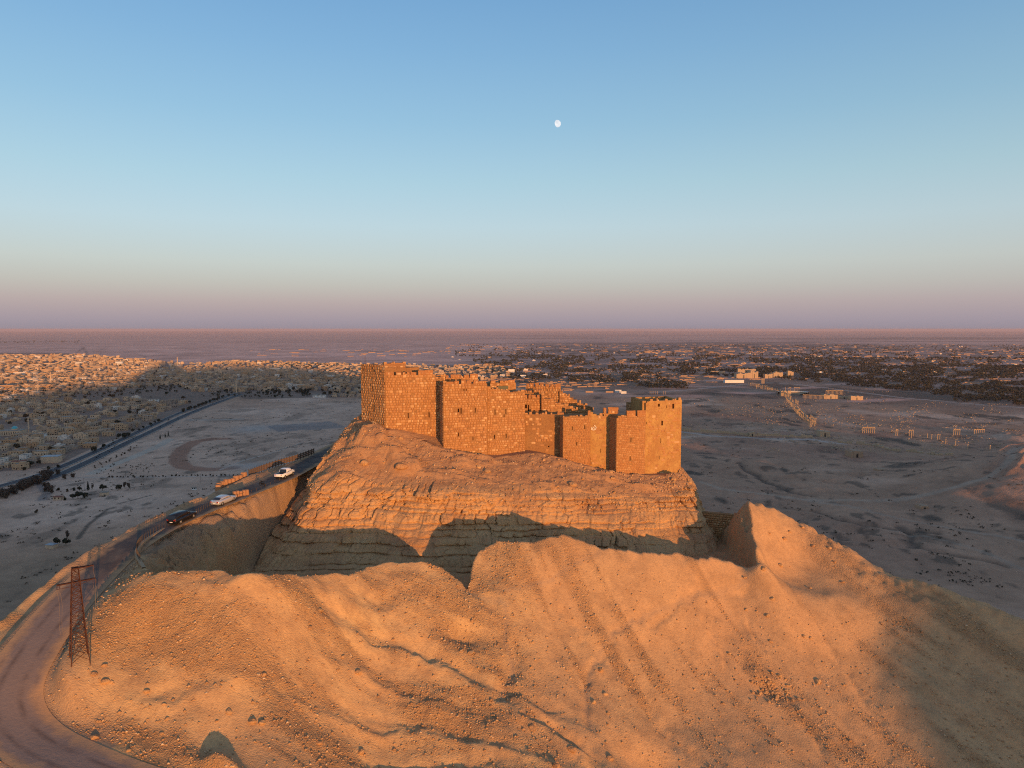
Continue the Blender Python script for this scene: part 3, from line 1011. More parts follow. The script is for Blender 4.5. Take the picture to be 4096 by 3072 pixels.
def wall(name, a, b, top, thick=2.2, holes=(), style='rubble', merlons=(), zb=None, mat=None, left_side=False, right_side=False, profile=None, label=None, core_mat=None):
    """a=(px,d) b=(px,d); top = pixel y (at mid) ; holes in pixels (x0,x1,y0,y1); merlons (x0,x1,ytop); profile [(x0,x1,ytop)]"""
    p0 = np.array(wx(*a)); p1 = np.array(wx(*b))
    L = np.linalg.norm(p1 - p0); tx = (p1 - p0) / L; nx = np.array([tx[1], -tx[0]])
    dm = (a[1] + b[1]) / 2
    U = lambda px: L * (px - a[0]) / (b[0] - a[0])
    zt = wz(top, dm)
    prof = [(U(q[0]), U(q[1]), wz(q[2], dm)) for q in profile] if profile else []
    if zb is None:
        zb = zt - 14

    def topf(u):
        for q in prof:
            if q[0] <= u < q[1]:
                return q[2]
        return zt
    hs = [(U(h[0]), U(h[1]), wz(h[3], dm), wz(h[2], dm)) for h in holes]
    ub = sorted(set([0.0, L] + [min(max(v, 0), L) for q in prof for v in q[:2]] + [v for h in hs for v in h[:2]]))
    zs = sorted(set([zb, zt] + [q[2] for q in prof] + [v for h in hs for v in h[2:]]))
    nu_, nz_ = len(ub) - 1, len(zs) - 1
    solid = np.zeros((nu_ + 2, nz_ + 2), int)
    for i in range(nu_):
        um = (ub[i] + ub[i + 1]) / 2
        for j in range(nz_):
            zm = (zs[j] + zs[j + 1]) / 2
            if zm < topf(um):
                solid[i + 1, j + 1] = 1
                if any(h[0] < um < h[1] and h[2] < zm < h[3] for h in hs):
                    solid[i + 1, j + 1] = 2
    mb = MB()
    P = lambda u, z, k: (p0[0] + tx[0] * u - nx[0] * k - castle.location.x, p0[1] + tx[1] * u - nx[1] * k - castle.location.y, z - castle.location.z)
    for i in range(1, nu_ + 1):
        for j in range(1, nz_ + 1):
            s = solid[i, j]
            if s == 0:
                continue
            u0, u1, z0, z1 = ub[i - 1], ub[i], zs[j - 1], zs[j]
            if s == 1:
                mb.face([P(u0, z0, 0), P(u1, z0, 0), P(u1, z1, 0), P(u0, z1, 0)])
            else:
                mb.face([P(u0, z0, thick * .93), P(u1, z0, thick * .93), P(u1, z1, thick * .93), P(u0, z1, thick * .93)])
            mb.face([P(u1, z0, thick), P(u0, z0, thick), P(u0, z1, thick), P(u1, z1, thick)])
            if s == 1:
                kk = lambda o: 0 if o == 0 else None
                for di, dj, e in ((-1, 0, ((u0, z1), (u0, z0))), (1, 0, ((u1, z0), (u1, z1))), (0, 1, ((u1, z1), (u0, z1))), (0, -1, ((u0, z0), (u1, z0)))):
                    o = solid[i + di, j + dj]
                    if o == 1:
                        continue
                    (ua, za), (ub_, zb_) = e
                    mb.face([P(ua, za, 0), P(ub_, zb_, 0), P(ub_, zb_, thick), P(ua, za, thick)])
    part = mb.build(name, core_mat or MAT_MORTAR, castle)
    if label:
        part['label'] = label
    bag = StoneBag(); bag.part = part; bag.style = style
    lay_stones(bag, p0, p1, zb + 0.1, topf, hs, style, part)
    if left_side:
        q = p0 - nx * left_side
        lay_stones(bag, q, p0, zb, lambda u: zt, [], style, None)
    if right_side:
        q = p1 - nx * right_side
        lay_stones(bag, p1, q, zb, lambda u: zt, [], style, None)
    for (x0, x1, yt) in merlons:
        u0, u1 = U(x0), U(x1)
        h = wz(yt, dm) - zt
        mm = MB()
        z0 = topf((u0 + u1) / 2)
        cu = (u0 + u1) / 2
        th = 0.6
        for k in range(1):
            base = [P(u0, z0 - 0.02, 0.02), P(u1, z0 - 0.02, 0.02), P(u1, z0 - 0.02, th), P(u0, z0 - 0.02, th)]
            jj = lambda: random.uniform(-0.08, 0.08)
            topv = [(p[0] + jj(), p[1] + jj(), p[2] + h + jj()) for p in base]
            mm.loft([base, topv])
        m_o = mm.build('merlon', MAT_STONE_B, part)
        pm0 = p0 + tx * u0; pm1 = p0 + tx * u1
        lay_stones(bag, pm0, pm1, z0 + 0.03, lambda u: z0 + h + 0.05, [], 'ashlar' if style == 'ashlar' else 'mixed', None)
    rub = MB(); u = 0.0
    while u < L - 0.3:
        w_ = random.uniform(.25, .8)
        if random.random() < 0.5:
            z0 = topf(u + w_ / 2); h_ = random.uniform(.08, .4) * (1.5 if style in ('patchy', 'mixed') else 1)
            k_ = random.uniform(.3, .5)
            pp = P(u + w_ / 2, z0 + h_ / 2 - .06, k_ + .04)
            rub = MB(); rub.box(pp, (w_ * .95, 2 * k_, h_ + .1), math.atan2(tx[1], tx[0]) + random.uniform(-.1, .1), top=random.uniform(.75, .98)); rub.build('coping_stone', MAT_STONE_I, part)
        u += w_
    BAGS.append(bag)
    return part


BAGS = []
# pixel helpers for the two enlarged views the walls were measured in
def A1(x, y):
    return ((1380 + x / 2.989) / 4, (1400 + y / 2.989) / 4)


def A2(x, y):
    return ((2050 + x / 2.989) / 4, (1450 + y / 2.989) / 4)


def H1(*r):
    x0, y0 = A1(r[0], r[2]); x1, y1 = A1(r[1], r[3]); return (x0, x1, y0, y1)


def H2(*r):
    x0, y0 = A2(r[0], r[2]); x1, y1 = A2(r[1], r[3]); return (x0, x1, y0, y1)


def T1(x0, x1, y):
    return (A1(x0, y)[0], A1(x1, y)[0], A1(x0, y)[1])


def T2(x0, x1, y):
    return (A2(x0, y)[0], A2(x1, y)[0], A2(x0, y)[1])


# --- corner tower on the left, turned away
wall('tower', (A1(203, 0)[0], 152), (A1(489, 0)[0], 146), A1(0, 200)[1], 3, [H1(335, 345, 432, 486), H1(346, 355, 675, 728), H1(345, 352, 205, 260)], 'rubble', [T1(210, 300, 172), T1(312, 390, 172), T1(402, 462, 174)], left_side=9, zb=146)
wall('tower', (A1(482, 0)[0], 147.5), (A1(735, 0)[0], 150.5), A1(0, 172)[1], 1.2, [], 'mixed', [T1(490, 600, 160), T1(610, 730, 155)], zb=150)
# --- long wall beside it
wall('curtain_wall', (A1(489, 0)[0], 146.0), (A1(1172, 0)[0], 148.5), A1(0, 300)[1], 2.6, [H1(751, 762, 752, 812), H1(1000, 1012, 750, 808), H1(905, 935, 1015, 1060), H1(1150, 1164, 560, 640)], 'rubble',
     [T1(495, 592, 262), T1(618, 684, 262), T1(694, 726, 262), T1(748, 780, 258), T1(790, 856, 262), T1(880, 960, 246), T1(962, 1056, 240)], profile=[T1(1060, 1095, 318), T1(1095, 1180, 345)], zb=143)
wall('curtain_wall', (A1(1060, 0)[0], 153), (A1(1205, 0)[0], 153.5), A1(0, 315)[1], 1.0, [], 'mixed', zb=150)
# --- great tower
wall('tower', (A1(1178, 0)[0], 144.5), (A1(1702, 0)[0], 147.0), A1(0, 405)[1], 3.0, [H1(1345, 1366, 698, 742), H1(1382, 1394, 690, 760), H1(1552, 1562, 698, 752), H1(1352, 1362, 984, 1030), H1(1524, 1533, 1040, 1084), H1(1418, 1430, 468, 486), H1(1446, 1456, 468, 486)], 'rubble',
     [T1(1208, 1300, 378), T1(1308, 1364, 368), T1(1388, 1444, 364), T1(1452, 1512, 362), T1(1536, 1590, 362), T1(1598, 1690, 372)], left_side=4.2, zb=139, profile=[T1(1178, 1206, 385)])
wall('upper_wall', (A1(1206, 0)[0], 153.5), (A1(1592, 0)[0], 155.5), A1(0, 335)[1], 1.2, [], 'mixed', [T1(1212, 1240, 296), T1(1270, 1372, 292), T1(1384, 1402, 300), T1(1424, 1480, 296), T1(1496, 1590, 288)], zb=148)
wall('tower', (A1(1702, 0)[0], 148.0), (A2(150, 0)[0], 150.5), A1(0, 500)[1], 2.6, [H1(1788, 1798, 708, 772), H1(1917, 1927, 706, 770), H1(1782, 1792, 1008, 1056), H1(1920, 1930, 1004, 1052), H1(1895, 1905, 770, 800)], 'rubble',
     [T2(2, 48, 348), T2(60, 100, 372), T2(104, 146, 372)], profile=[T1(1702, 1748, 430), T1(1748, 1850, 460), T1(1850, 1960, 480), T1(1960, 2030, 505)], zb=139)
# inner keep behind
wall('keep', (A1(1738, 0)[0], 163), (A1(2042, 0)[0], 166), A1(0, 395)[1], 5.0, [], 'mixed', [T1(1742, 1800, 360), T1(1850, 1890, 364), T1(1905, 1940, 366), T1(1955, 2030, 360)], right_side=4.5, zb=150)
# --- set-back stretch
wall('curtain_wall', (A2(148, 0)[0], 151.5), (A2(600, 0)[0], 151.8), A2(0, 620)[1], 2.2, [H2(425, 440, 996, 1014)], 'patchy', [T2(535, 615, 600)], zb=139)
wall('upper_wall', (A2(140, 0)[0], 158.5), (A2(372, 0)[0], 159.5), A2(0, 432)[1], 1.6, [H2(150, 172, 500, 545), H2(184, 197, 506, 580)], 'rubble', [T2(140, 176, 388), T2(190, 215, 388), T2(228, 272, 386), T2(288, 345, 384)], zb=146)
wall('broken_wall', (A2(345, 0)[0], 158.5), (A2(870, 0)[0], 159.5), A2(0, 640)[1], 1.6, [], 'mixed', profile=[T2(345, 375, 385), T2(375, 460, 430), T2(460, 505, 455), T2(505, 560, 480), T2(560, 625, 500), T2(625, 690, 520), T2(690, 745, 545), T2(745, 800, 560), T2(800, 865, 575)], zb=146)
wall('upper_wall', (A2(5, 0)[0], 162), (A2(350, 0)[0], 161.5), A2(0, 360)[1], 1.2, [], 'mixed', [T2(50, 100, 335), T2(120, 165, 330), T2(182, 230, 335), T2(250, 285, 322), T2(300, 345, 320)], zb=148)
# --- crenellated wall at the back, running down the slope
wall('curtain_wall', (A2(163, 0)[0], 166), (A2(572, 0)[0], 165), A2(0, 290)[1], 1.6, [], 'mixed', [T2(165, 195, 252), T2(205, 250, 244), T2(270, 310, 246), T2(328, 370, 248), T2(388, 432, 252), T2(450, 500, 258), T2(510, 570, 256)], zb=146)
wall('curtain_wall', (A2(560, 0)[0], 164.5), (A2(770, 0)[0], 165), A2(0, 470)[1], 1.6, [], 'mixed', profile=[T2(560, 600, 345), T2(600, 640, 372), T2(640, 685, 395), T2(685, 725, 420), T2(725, 770, 445)], zb=144)
wall('broken_wall', (A2(770, 0)[0], 166), (A2(960, 0)[0], 167), A2(0, 560)[1], 1.2, [], 'mixed', profile=[T2(770, 810, 478), T2(810, 840, 490), T2(840, 880, 505), T2(880, 930, 525)], zb=144)
# --- right-hand group
wall('tower', (A2(603, 0)[0], 148.6), (A2(932, 0)[0], 149.5), A2(0, 645)[1], 3.0, [H2(709, 717, 762, 804), H2(858, 867, 752, 796), H2(763, 771, 954, 994)], 'ashlar', [T2(896, 930, 578)], left_side=5.5, zb=135)
wall('curtain_wall', (A2(930, 0)[0], 150), (A2(1240, 0)[0], 150.5), A2(0, 640)[1], 2.0, [H2(1052, 1060, 1032, 1076), H2(1175, 1184, 870, 905)], 'patchy', [T2(1085, 1118, 572), T2(1140, 1262, 566)], profile=[T2(930, 960, 592), T2(960, 1000, 615), T2(1000, 1050, 632), T2(1090, 1270, 612)], zb=135, core_mat=MAT_RENDER)
wall('tower', (A2(1242, 0)[0], 147.0), (A2(1588, 0)[0], 149.0), A2(0, 655)[1], 3.0, [H2(1410, 1419, 898, 950), H2(1403, 1412, 1122, 1174), H2(1407, 1413, 620, 655), H2(1549, 1555, 622, 660)], 'ashlar', [T2(1362, 1466, 575), T2(1490, 1588, 578)], left_side=5, zb=133, profile=[T2(1256, 1310, 632), T2(1310, 1350, 645)])
wall('tower', (A2(1588, 0)[0], 150.5), (A2(1998, 0)[0], 153.0), A2(0, 456)[1], 0.9, [H2(1730, 1754, 492, 526), H2(1832, 1840, 514, 548), H2(1902, 1926, 498, 556), H2(1774, 1794, 696, 752), H2(1768, 1775, 906, 964), H2(1752, 1759, 1118, 1154), H2(1597, 1603, 700, 726)], 'patchy', zb=134, left_side=1, right_side=8, core_mat=MAT_RENDER,
     profile=[T2(1588, 1625, 475)])
# back and left walls of the roofless right tower
pA = wx(A2(1588, 0)[0], 150.5); pB = wx(A2(1998, 0)[0], 153.0)
zt_ = wz(A2(0, 456)[1], 151.7)
mb = MB()
oA = (pA[0] - castle.location.x, pA[1] - castle.location.y); oB = (pB[0] - castle.location.x, pB[1] - castle.location.y)
zo = zt_ - castle.location.z
for (q0, q1) in (((oA[0] - 0.3, oA[1] + 0.9), (oA[0] - 1.2, oA[1] + 8.5)), ((oB[0], oB[1] + 0.9), (oB[0] - 1.4, oB[1] + 8.5)), ((oA[0] - 1.2, oA[1] + 8.5), (oB[0] - 1.4, oB[1] + 8.5))):
    dx, dy = q1[0] - q0[0], q1[1] - q0[1]; L = math.hypot(dx, dy)
    mb.box(((q0[0] + q1[0]) / 2, (q0[1] + q1[1]) / 2, zo - 10 + 0.02), (L + 0.8, 0.8, 20), math.atan2(dy, dx))
mb.build('tower_back_wall', MAT_RENDER, castle)
mb = MB(); mb.box(((oA[0] + oB[0]) / 2 - 0.8, (oA[1] + oB[1]) / 2 + 4.6, zo - 4), (8.0, 7.5, 0.4), math.atan2(oB[1] - oA[1], oB[0] - oA[0])); mb.build('tower_floor', MAT_MORTAR, castle)
wall('gate_house', (A2(1422, 0)[0], 160), (A2(1548, 0)[0], 161), A2(0, 482)[1], 2.5, [H2(1466, 1502, 545, 600)], 'mixed', left_side=2.4, zb=144)
# wall-walk floors that close the towers
for (a, b, top, dep) in (((A1(203, 0)[0], 152), (A1(489, 0)[0], 146), A1(0, 215)[1], 9), ((A1(1178, 0)[0], 144.5), (A1(1702, 0)[0], 147), A1(0, 420)[1], 9.5), ((A1(489, 0)[0], 146.), (A1(1172, 0)[0], 148.5), A1(0, 330)[1], 6),
                         ((A2(603, 0)[0], 148.6), (A2(932, 0)[0], 149.5), A2(0, 662)[1], 7.5), ((A2(1242, 0)[0], 147), (A2(1588, 0)[0], 149), A2(0, 672)[1], 7), ((A1(1702, 0)[0], 148), (A2(150, 0)[0], 150.5), A2(0, 400)[1], 9), ((A2(148, 0)[0], 151.5), (A2(600, 0)[0], 151.8), A2(0, 632)[1], 5), ((A2(930, 0)[0], 150), (A2(1240, 0)[0], 150.5), A2(0, 655)[1], 5)):
    q0 = np.array(wx(*a)); q1 = np.array(wx(*b)); L = np.linalg.norm(q1 - q0); tx = (q1 - q0) / L; nx = np.array([tx[1], -tx[0]])
    zt2 = wz(top, (a[1] + b[1]) / 2) - castle.location.z
    cc = (q0 + q1) / 2 - nx * (dep / 2 + 0.4)
    mb = MB(); mb.box((cc[0] - castle.location.x, cc[1] - castle.location.y, zt2 - 7), (L - 0.1, dep - 0.8, 14), math.atan2(tx[1], tx[0]))
    mb.build('wall_walk', MAT_MORTAR, castle)
# white painted mark on the wall between the right-hand towers
mb = MB()
q0 = np.array(wx(A2(930, 0)[0], 150)); q1 = np.array(wx(A2(1240, 0)[0], 150.5)); tx = (q1 - q0) / np.linalg.norm(q1 - q0); nx = np.array([tx[1], -tx[0]])
Lw = np.linalg.norm(q1 - q0)
def WP(X_, Y_):
    u = Lw * (X_ - 930) / 310; z = wz(A2(0, Y_)[1], 151.5)
    return (q0[0] + tx[0] * u + nx[0] * 0.17 - castle.location.x, q0[1] + tx[1] * u + nx[1] * 0.17 - castle.location.y, z - castle.location.z)
for pl in ([(935, 782), (958, 795), (985, 790), (997, 770), (990, 750), (972, 742)], [(936, 765), (945, 776), (958, 772), (962, 758)], [(968, 768), (980, 775)]):
    for (xa, ya), (xb, yb) in zip(pl, pl[1:]):
        L = math.hypot(xb - xa, yb - ya); ox, oy = -(yb - ya) / L * 4.5, (xb - xa) / L * 4.5
        f_, b_ = [WP(xa + ox, ya + oy), WP(xb + ox, yb + oy), WP(xb - ox, yb - oy), WP(xa - ox, ya - oy)], None
        mb.face(f_)
o = mb.build('painted_mark', M('white_wall_paint', (0.72, 0.66, 0.56)), castle)
o['label'] = 'white painted scrawl on the wall'
# grey-green netting hung on the keep
q = wx(A1(1830, 0)[0], 163.5); q2 = wx(A1(1952, 0)[0], 164.5)
mb = MB(); za = wz(A1(0, 432)[1], 163.5); zb_ = wz(A1(0, 476)[1], 163.5)
mb.box(((q[0] + q2[0]) / 2 - castle.location.x, (q[1] + q2[1]) / 2 - 0.35 - castle.location.y, (za + zb_) / 2 - castle.location.z), (math.hypot(q2[0] - q[0], q2[1] - q[1]), 0.1, za - zb_), math.atan2(q2[1] - q[1], q2[0] - q[0]))
o = mb.build('hanging_net', M('grey_green_net', (0.13, 0.13, 0.085)), castle)
# flag mast on the left tower
q = wx(A1(255, 0)[0], 154)
mb = MB(); z0 = wz(A1(0, 180)[1], 154); z1 = wz(A1(0, 66)[1], 154)
mb.tube((q[0] - castle.location.x, q[1] - castle.location.y, z0 - 1 - castle.location.z), (q[0] - castle.location.x, q[1] - castle.location.y, z1 - castle.location.z), 0.07, 0.04)
mb.build('mast', MAT_RUST, castle)

# the largest stones become single parts, the rest one mass of masonry for each wall
cand = sorted([s for s in STONES if s[1] is not None and s[9].style != 'ashlar'], key=lambda s: -s[0])[:300]
cids = set(id(s) for s in cand)
single_meshes = []
for k in range(8):
    b = StoneBag(); random.seed(100 + k)
    b.add((0, 0, 0), (1, 0), (0, -1), 1.0, 1.0, 1.0, 0.5)
    single_meshes.append(b.mesh('stone')); single_meshes[-1].materials.append(MAT_STONE_I)
random.seed(11)
for s in STONES:
    _, part, c, tx, nx, w, h, dep, tint, bag = s
    if id(s) in cids:
        o = bpy.data.objects.new('stone', random.choice(single_meshes)); COL.objects.link(o); o.parent = part
        o.location = Vector(c) - castle.location
        o.rotation_euler = (0, 0, math.atan2(tx[1], tx[0])); o.scale = (w, dep, h)
    else:
        bag.add((c[0] - castle.location.x, c[1] - castle.location.y, c[2] - castle.location.z), tx, nx, w, h, dep, tint)
for bag in BAGS:
    if bag.v:
        o = new_obj('masonry', bag.mesh('masonry'), MAT_STONE_B if bag.style == 'ashlar' else MAT_STONE_A, bag.part)
        o['kind'] = 'stuff'
print('stones', len(STONES))

# wall across the far end of the moat
pa = at(700, 512, 144); pb = at(741, 514, 141)
MWH = pa.z - 127
mw = empty('moat_wall', (pa.x, pa.y, 127))
tag(mw, 'dark masonry wall closing the far right end of the moat', 'wall')
L = math.hypot(pb.x - pa.x, pb.y - pa.y); tx = np.array([(pb.x - pa.x) / L, (pb.y - pa.y) / L]); nx = np.array([tx[1], -tx[0]])
mb = MB(); mb.box((tx[0] * L / 2 - nx[0] * 0.6, tx[1] * L / 2 - nx[1] * 0.6, MWH / 2), (L + 3, 1.2, MWH), math.atan2(tx[1], tx[0])); mb.build('wall_core', MAT_MORTAR, mw)
bag = StoneBag()
zz = 0.2
while zz < MWH - 0.4:
    u = -1.4
    while u < L + 1.4:
        w = random.uniform(0.4, 0.9); bag.add((tx[0] * (u + w / 2), tx[1] * (u + w / 2), zz + 0.22), tx, nx, w - 0.05, 0.4, 0.07, random.random()); u += w
    zz += 0.45
o = new_obj('masonry', bag.mesh('masonry'), MAT_STONE_A, mw); o['kind'] = 'stuff'

# ================================================================== THE PLAIN
def P0(px, py, z=0.0):
    return atz(px, py, z)


def PL(*pts):
    return [(P0(x, y).x, P0(x, y).y) for x, y in pts]


def Z4(x, y):       # enlarged view of the right-hand plain
    return (650 + 0.16907 * x, 320 + 0.16907 * y)


def Z3(x, y):       # enlarged view of the left-hand plain
    return (0.16953 * x, 320 + 0.16949 * y)


RHILL = P0(1015, 505)
PITS = [(Z4(1300, 1320), 9), (Z4(1175, 1300), 10), (Z4(905, 990), 10), (Z4(880, 1165), 12), (Z4(1090, 965), 10), (Z4(690, 885), 9), (Z4(1775, 900), 9), (Z4(1480, 1345), 10), (Z4(1230, 930), 9), (Z4(830, 930), 8), (Z4(905, 930), 9), (Z4(610, 1055), 10), (Z4(1060, 1020), 9), (Z4(1240, 1250), 12)]
PITS = [(P0(*p), r) for p, r in PITS]
GULLY = [PL(*[Z4(*q) for q in ((525, 845), (560, 880), (640, 910), (690, 945), (780, 985), (840, 1020), (960, 1040))]),
         PL(*[Z4(*q) for q in ((1480, 1215), (1540, 1260), (1560, 1330), (1640, 1375), (1800, 1400), (1960, 1420), (2100, 1450))]),
         PL(*[Z4(*q) for q in ((880, 1120), (1000, 1130), (1100, 1170), (1260, 1210), (1480, 1235), (1700, 1260))])]
RROAD = [Z4(*q) for q in ((2260, 745), (2170, 755), (2110, 790), (2120, 850), (2150, 910), (2135, 970), (2080, 1020), (1960, 1050), (1800, 1062), (1560, 1070), (1380, 1075), (1100, 1072), (900, 1060), (650, 1030), (420, 1000), (300, 960))]


def plain_z(x, y):
    x = np.asarray(x, float); y = np.asarray(y, float)
    r = np.hypot(x, y)
    right = sstep(-60, 120, x + 0.05 * y)
    nearf = sstep(1600, 700, r)
    z = right * nearf * (3.4 * fbm(x / 90, y / 90, 3, 201) + 1.2 * fbm(x / 26, y / 26, 3, 203)) + 0.4 * fbm(x / 60, y / 60, 2, 205) * sstep(3000, 1500, r)
    for p, rr in PITS:
        d2 = ((x - p.x) ** 2 + (y - p.y) ** 2) / rr ** 2
        z = z - 3.5 * np.exp(-d2) + 1.4 * np.exp(-((np.sqrt(d2) - 1.7) / 0.5) ** 2)
    for g in GULLY:
        d, _, _ = polydist(x, y, g)
        z = z - 3.0 * np.exp(-(d / 4.5) ** 2)
    # low hill with a dirt road on the right
    dx = (x - RHILL.x - 120) / 230; dy = (y - RHILL.y - 50) / 190
    rh = np.sqrt(dx * dx + dy * dy)
    z = z + 34 * sstep(1.15, 0.1, rh) * (1 + 0.15 * fbm(x / 40, y / 40, 3, 211))
    dq, tq, _ = polydist(x, y, PL(*RROAD[:8]), np.linspace(0, 1, 8))
    z = z + 3.2 * np.exp(-((dq - 11) / 3.2) ** 2) * sstep(1.0, 0.75, tq)
    # rubble mound
    q = P0(*Z4(2140, 700))
    z = z + 9 * np.exp(-((x - q.x) / 30) ** 2 - ((y - q.y) / 40) ** 2) * (0.8 + 0.5 * fbm(x / 12, y / 12, 3, 213))
    # talus at the foot of the castle hill
    return z


azs = np.concatenate([np.linspace(-180, -48, 45)[:-1], np.linspace(-48, -41, 30)[:-1], np.linspace(-41, 41, 620), np.linspace(41, 48, 30)[1:], np.linspace(48, 180, 45)[1:]])
ys = np.concatenate([np.linspace(700, 480, 240), np.linspace(480, 345, 250)[1:], np.linspace(345, 330.3, 60)[1:]])
rad_ = np.concatenate([[60, 120, 180, 240], [ZC / tanth(v) for v in ys]])
rad_ = np.append(rad_[rad_ < 59000], 60000)
AZ, RR = np.meshgrid(np.radians(azs), rad_, indexing='ij')
PX_, PY_ = RR * np.sin(AZ), RR * np.cos(AZ)
PZ_ = plain_z(PX_, PY_)
x, y = PX_.ravel(), PY_.ravel()
V = np.stack([x, y, PZ_.ravel()], -1)
me = np_mesh('plain', V, grid_faces(len(azs), len(rad_)), True)
# ground colours, with some sunlight and shade painted in
rr = np.hypot(x, y)
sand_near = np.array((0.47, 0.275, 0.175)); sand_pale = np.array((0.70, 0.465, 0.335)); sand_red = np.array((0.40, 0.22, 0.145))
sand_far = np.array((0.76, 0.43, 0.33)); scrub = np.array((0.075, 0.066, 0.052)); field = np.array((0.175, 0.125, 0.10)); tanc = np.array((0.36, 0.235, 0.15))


def blend(a, b, f):
    return a * (1 - f[:, None]) + b * f[:, None]


colr = np.repeat(sand_near[None], len(x), 0)
colr = blend(colr, sand_pale, 0.7 * sstep(0.05, 0.45, fbm(x / 130, y / 130, 4, 301)))
colr = blend(colr, sand_red, 0.45 * sstep(0.12, 0.5, fbm(x / 200, y / 200, 4, 303)))
leftnear = sstep(0, -150, x) * sstep(760, 560, rr)
colr = blend(colr, tanc, 0.9 * leftnear)
leftpl = sstep(-60, -160, x) * sstep(620, 760, rr) * sstep(1900, 1500, rr)
colr = blend(colr, sand_pale, 0.55 * leftpl)
# dark scrub in flat lenses
sc_ = sstep(0.30, 0.46, fbm(x / 42, y / 70, 4, 307)) * sstep(520, 760, rr) * sstep(2600, 1700, rr)
sc_ = sc_ * sstep(120, 230, np.hypot(x - RHILL.x - 120, (y - RHILL.y - 50) * 1.2))
colr = blend(colr, scrub, 0.8 * sc_ * np.where(x > 0, 1, 0.5))
colr = blend(colr, sand_red, 0.8 * sstep(0, 200, x) * sstep(900, 1050, rr) * sstep(1700, 1400, rr) * sstep(-.2, .3, fbm(x / 60, y / 60, 3, 308)))
sc2 = sstep(0.36, 0.52, fbm(x / 15, y / 22, 3, 309)) * sstep(2000, 1000, rr) * (1 - 0.8 * leftnear)
colr = blend(colr, scrub, 0.6 * sc2)
colr = colr * (0.92 + 0.16 * vnoise(x / 6, y / 9, 313))[:, None] * (0.90 + 0.2 * vnoise(x / 28, y / 34, 314))[:, None]
for g in GULLY:
    d, _, _ = polydist(x, y, g)
    colr = blend(colr, scrub, 0.6 * sstep(6, 1.5, d + 3 * fbm(x / 12, y / 12, 2, 311)))
# the far desert, fields and dark bands
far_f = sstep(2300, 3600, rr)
colr = blend(colr, sand_far, far_f)  # far sand pinker and brighter: low sunlight put into its colour
band = sstep(0.02, 0.35, fbm(x / 2600, y / 900, 4, 315)) * sstep(3800, 6000, rr) * sstep(30000, 14000, rr)
band = band * (0.3 + 0.7 * sstep(-1200, 600, x))
colr = blend(colr, field, 0.55 * band)
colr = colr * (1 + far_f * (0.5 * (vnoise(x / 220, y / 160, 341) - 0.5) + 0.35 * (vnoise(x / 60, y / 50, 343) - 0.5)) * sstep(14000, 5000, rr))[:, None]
oas = sstep(-500, 200, x - 0.02 * y + 500 * fbm(x / 900, y / 900, 3, 317)) * sstep(1650, 2000, rr + 0.25 * x * 0 + 260 * fbm(x / 500, y / 400, 3, 319)) * sstep(11000, 6500, rr)
colr = blend(colr, field, 0.62 * oas)
colr = blend(colr, scrub, 0.6 * oas * sstep(0.05, 0.35, fbm(x / 130, y / 170, 4, 321)))
colr = blend(colr, sand_far, 0.7 * oas * sstep(0.18, 0.36, fbm(x / 210, y / 90, 3, 323)))
# town dust, painted darker for the shadows between the houses
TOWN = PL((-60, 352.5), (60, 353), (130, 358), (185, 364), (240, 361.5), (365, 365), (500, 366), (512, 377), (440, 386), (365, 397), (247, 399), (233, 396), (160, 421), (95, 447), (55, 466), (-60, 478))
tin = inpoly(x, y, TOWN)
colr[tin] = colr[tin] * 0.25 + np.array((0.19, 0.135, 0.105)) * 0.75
# race track loop, pale bank, white pans
TRACK = PL(*[Z3(*q) for q in ((1330, 700), (1240, 703), (1150, 718), (1085, 755), (1052, 800), (1050, 840), (1090, 870), (1180, 882), (1290, 882), (1370, 872))])
d, _, _ = polydist(x, y, TRACK)
colr = blend(colr, np.array((0.34, 0.165, 0.105)), 0.85 * sstep(13, 9, d))
d, _, _ = polydist(x, y, PL(*[Z3(*q) for q in ((540, 905), (600, 880), (760, 820), (860, 775), (950, 735), (1000, 705))]))
colr = blend(colr, np.array((0.52, 0.42, 0.33)), 0.9 * sstep(8.5, 5, d))
d, _, _ = polydist(x, y, PL(*[Z3(*q) for q in ((1120, 590), (1240, 590), (1420, 585))]))
colr = blend(colr, np.array((0.48, 0.43, 0.37)), 0.6 * sstep(9, 4, d))
for q, rx, ry in ((Z3(1510, 640), 40, 50), (Z3(1530, 860), 40, 22)):
    c_ = P0(*q)
    colr = blend(colr, np.array((0.44, 0.40, 0.36)), 0.7 * np.exp(-((x - c_.x) / rx) ** 2 - ((y - c_.y) / ry) ** 2))
# grey levelled yard right of it
yd = inpoly(x, y, PL(*[Z3(*q) for q in ((1570, 625), (1950, 598), (2050, 635), (1640, 660))]))
colr[yd] = colr[yd] * 0.35 + np.array((0.21, 0.205, 0.205)) * 0.65
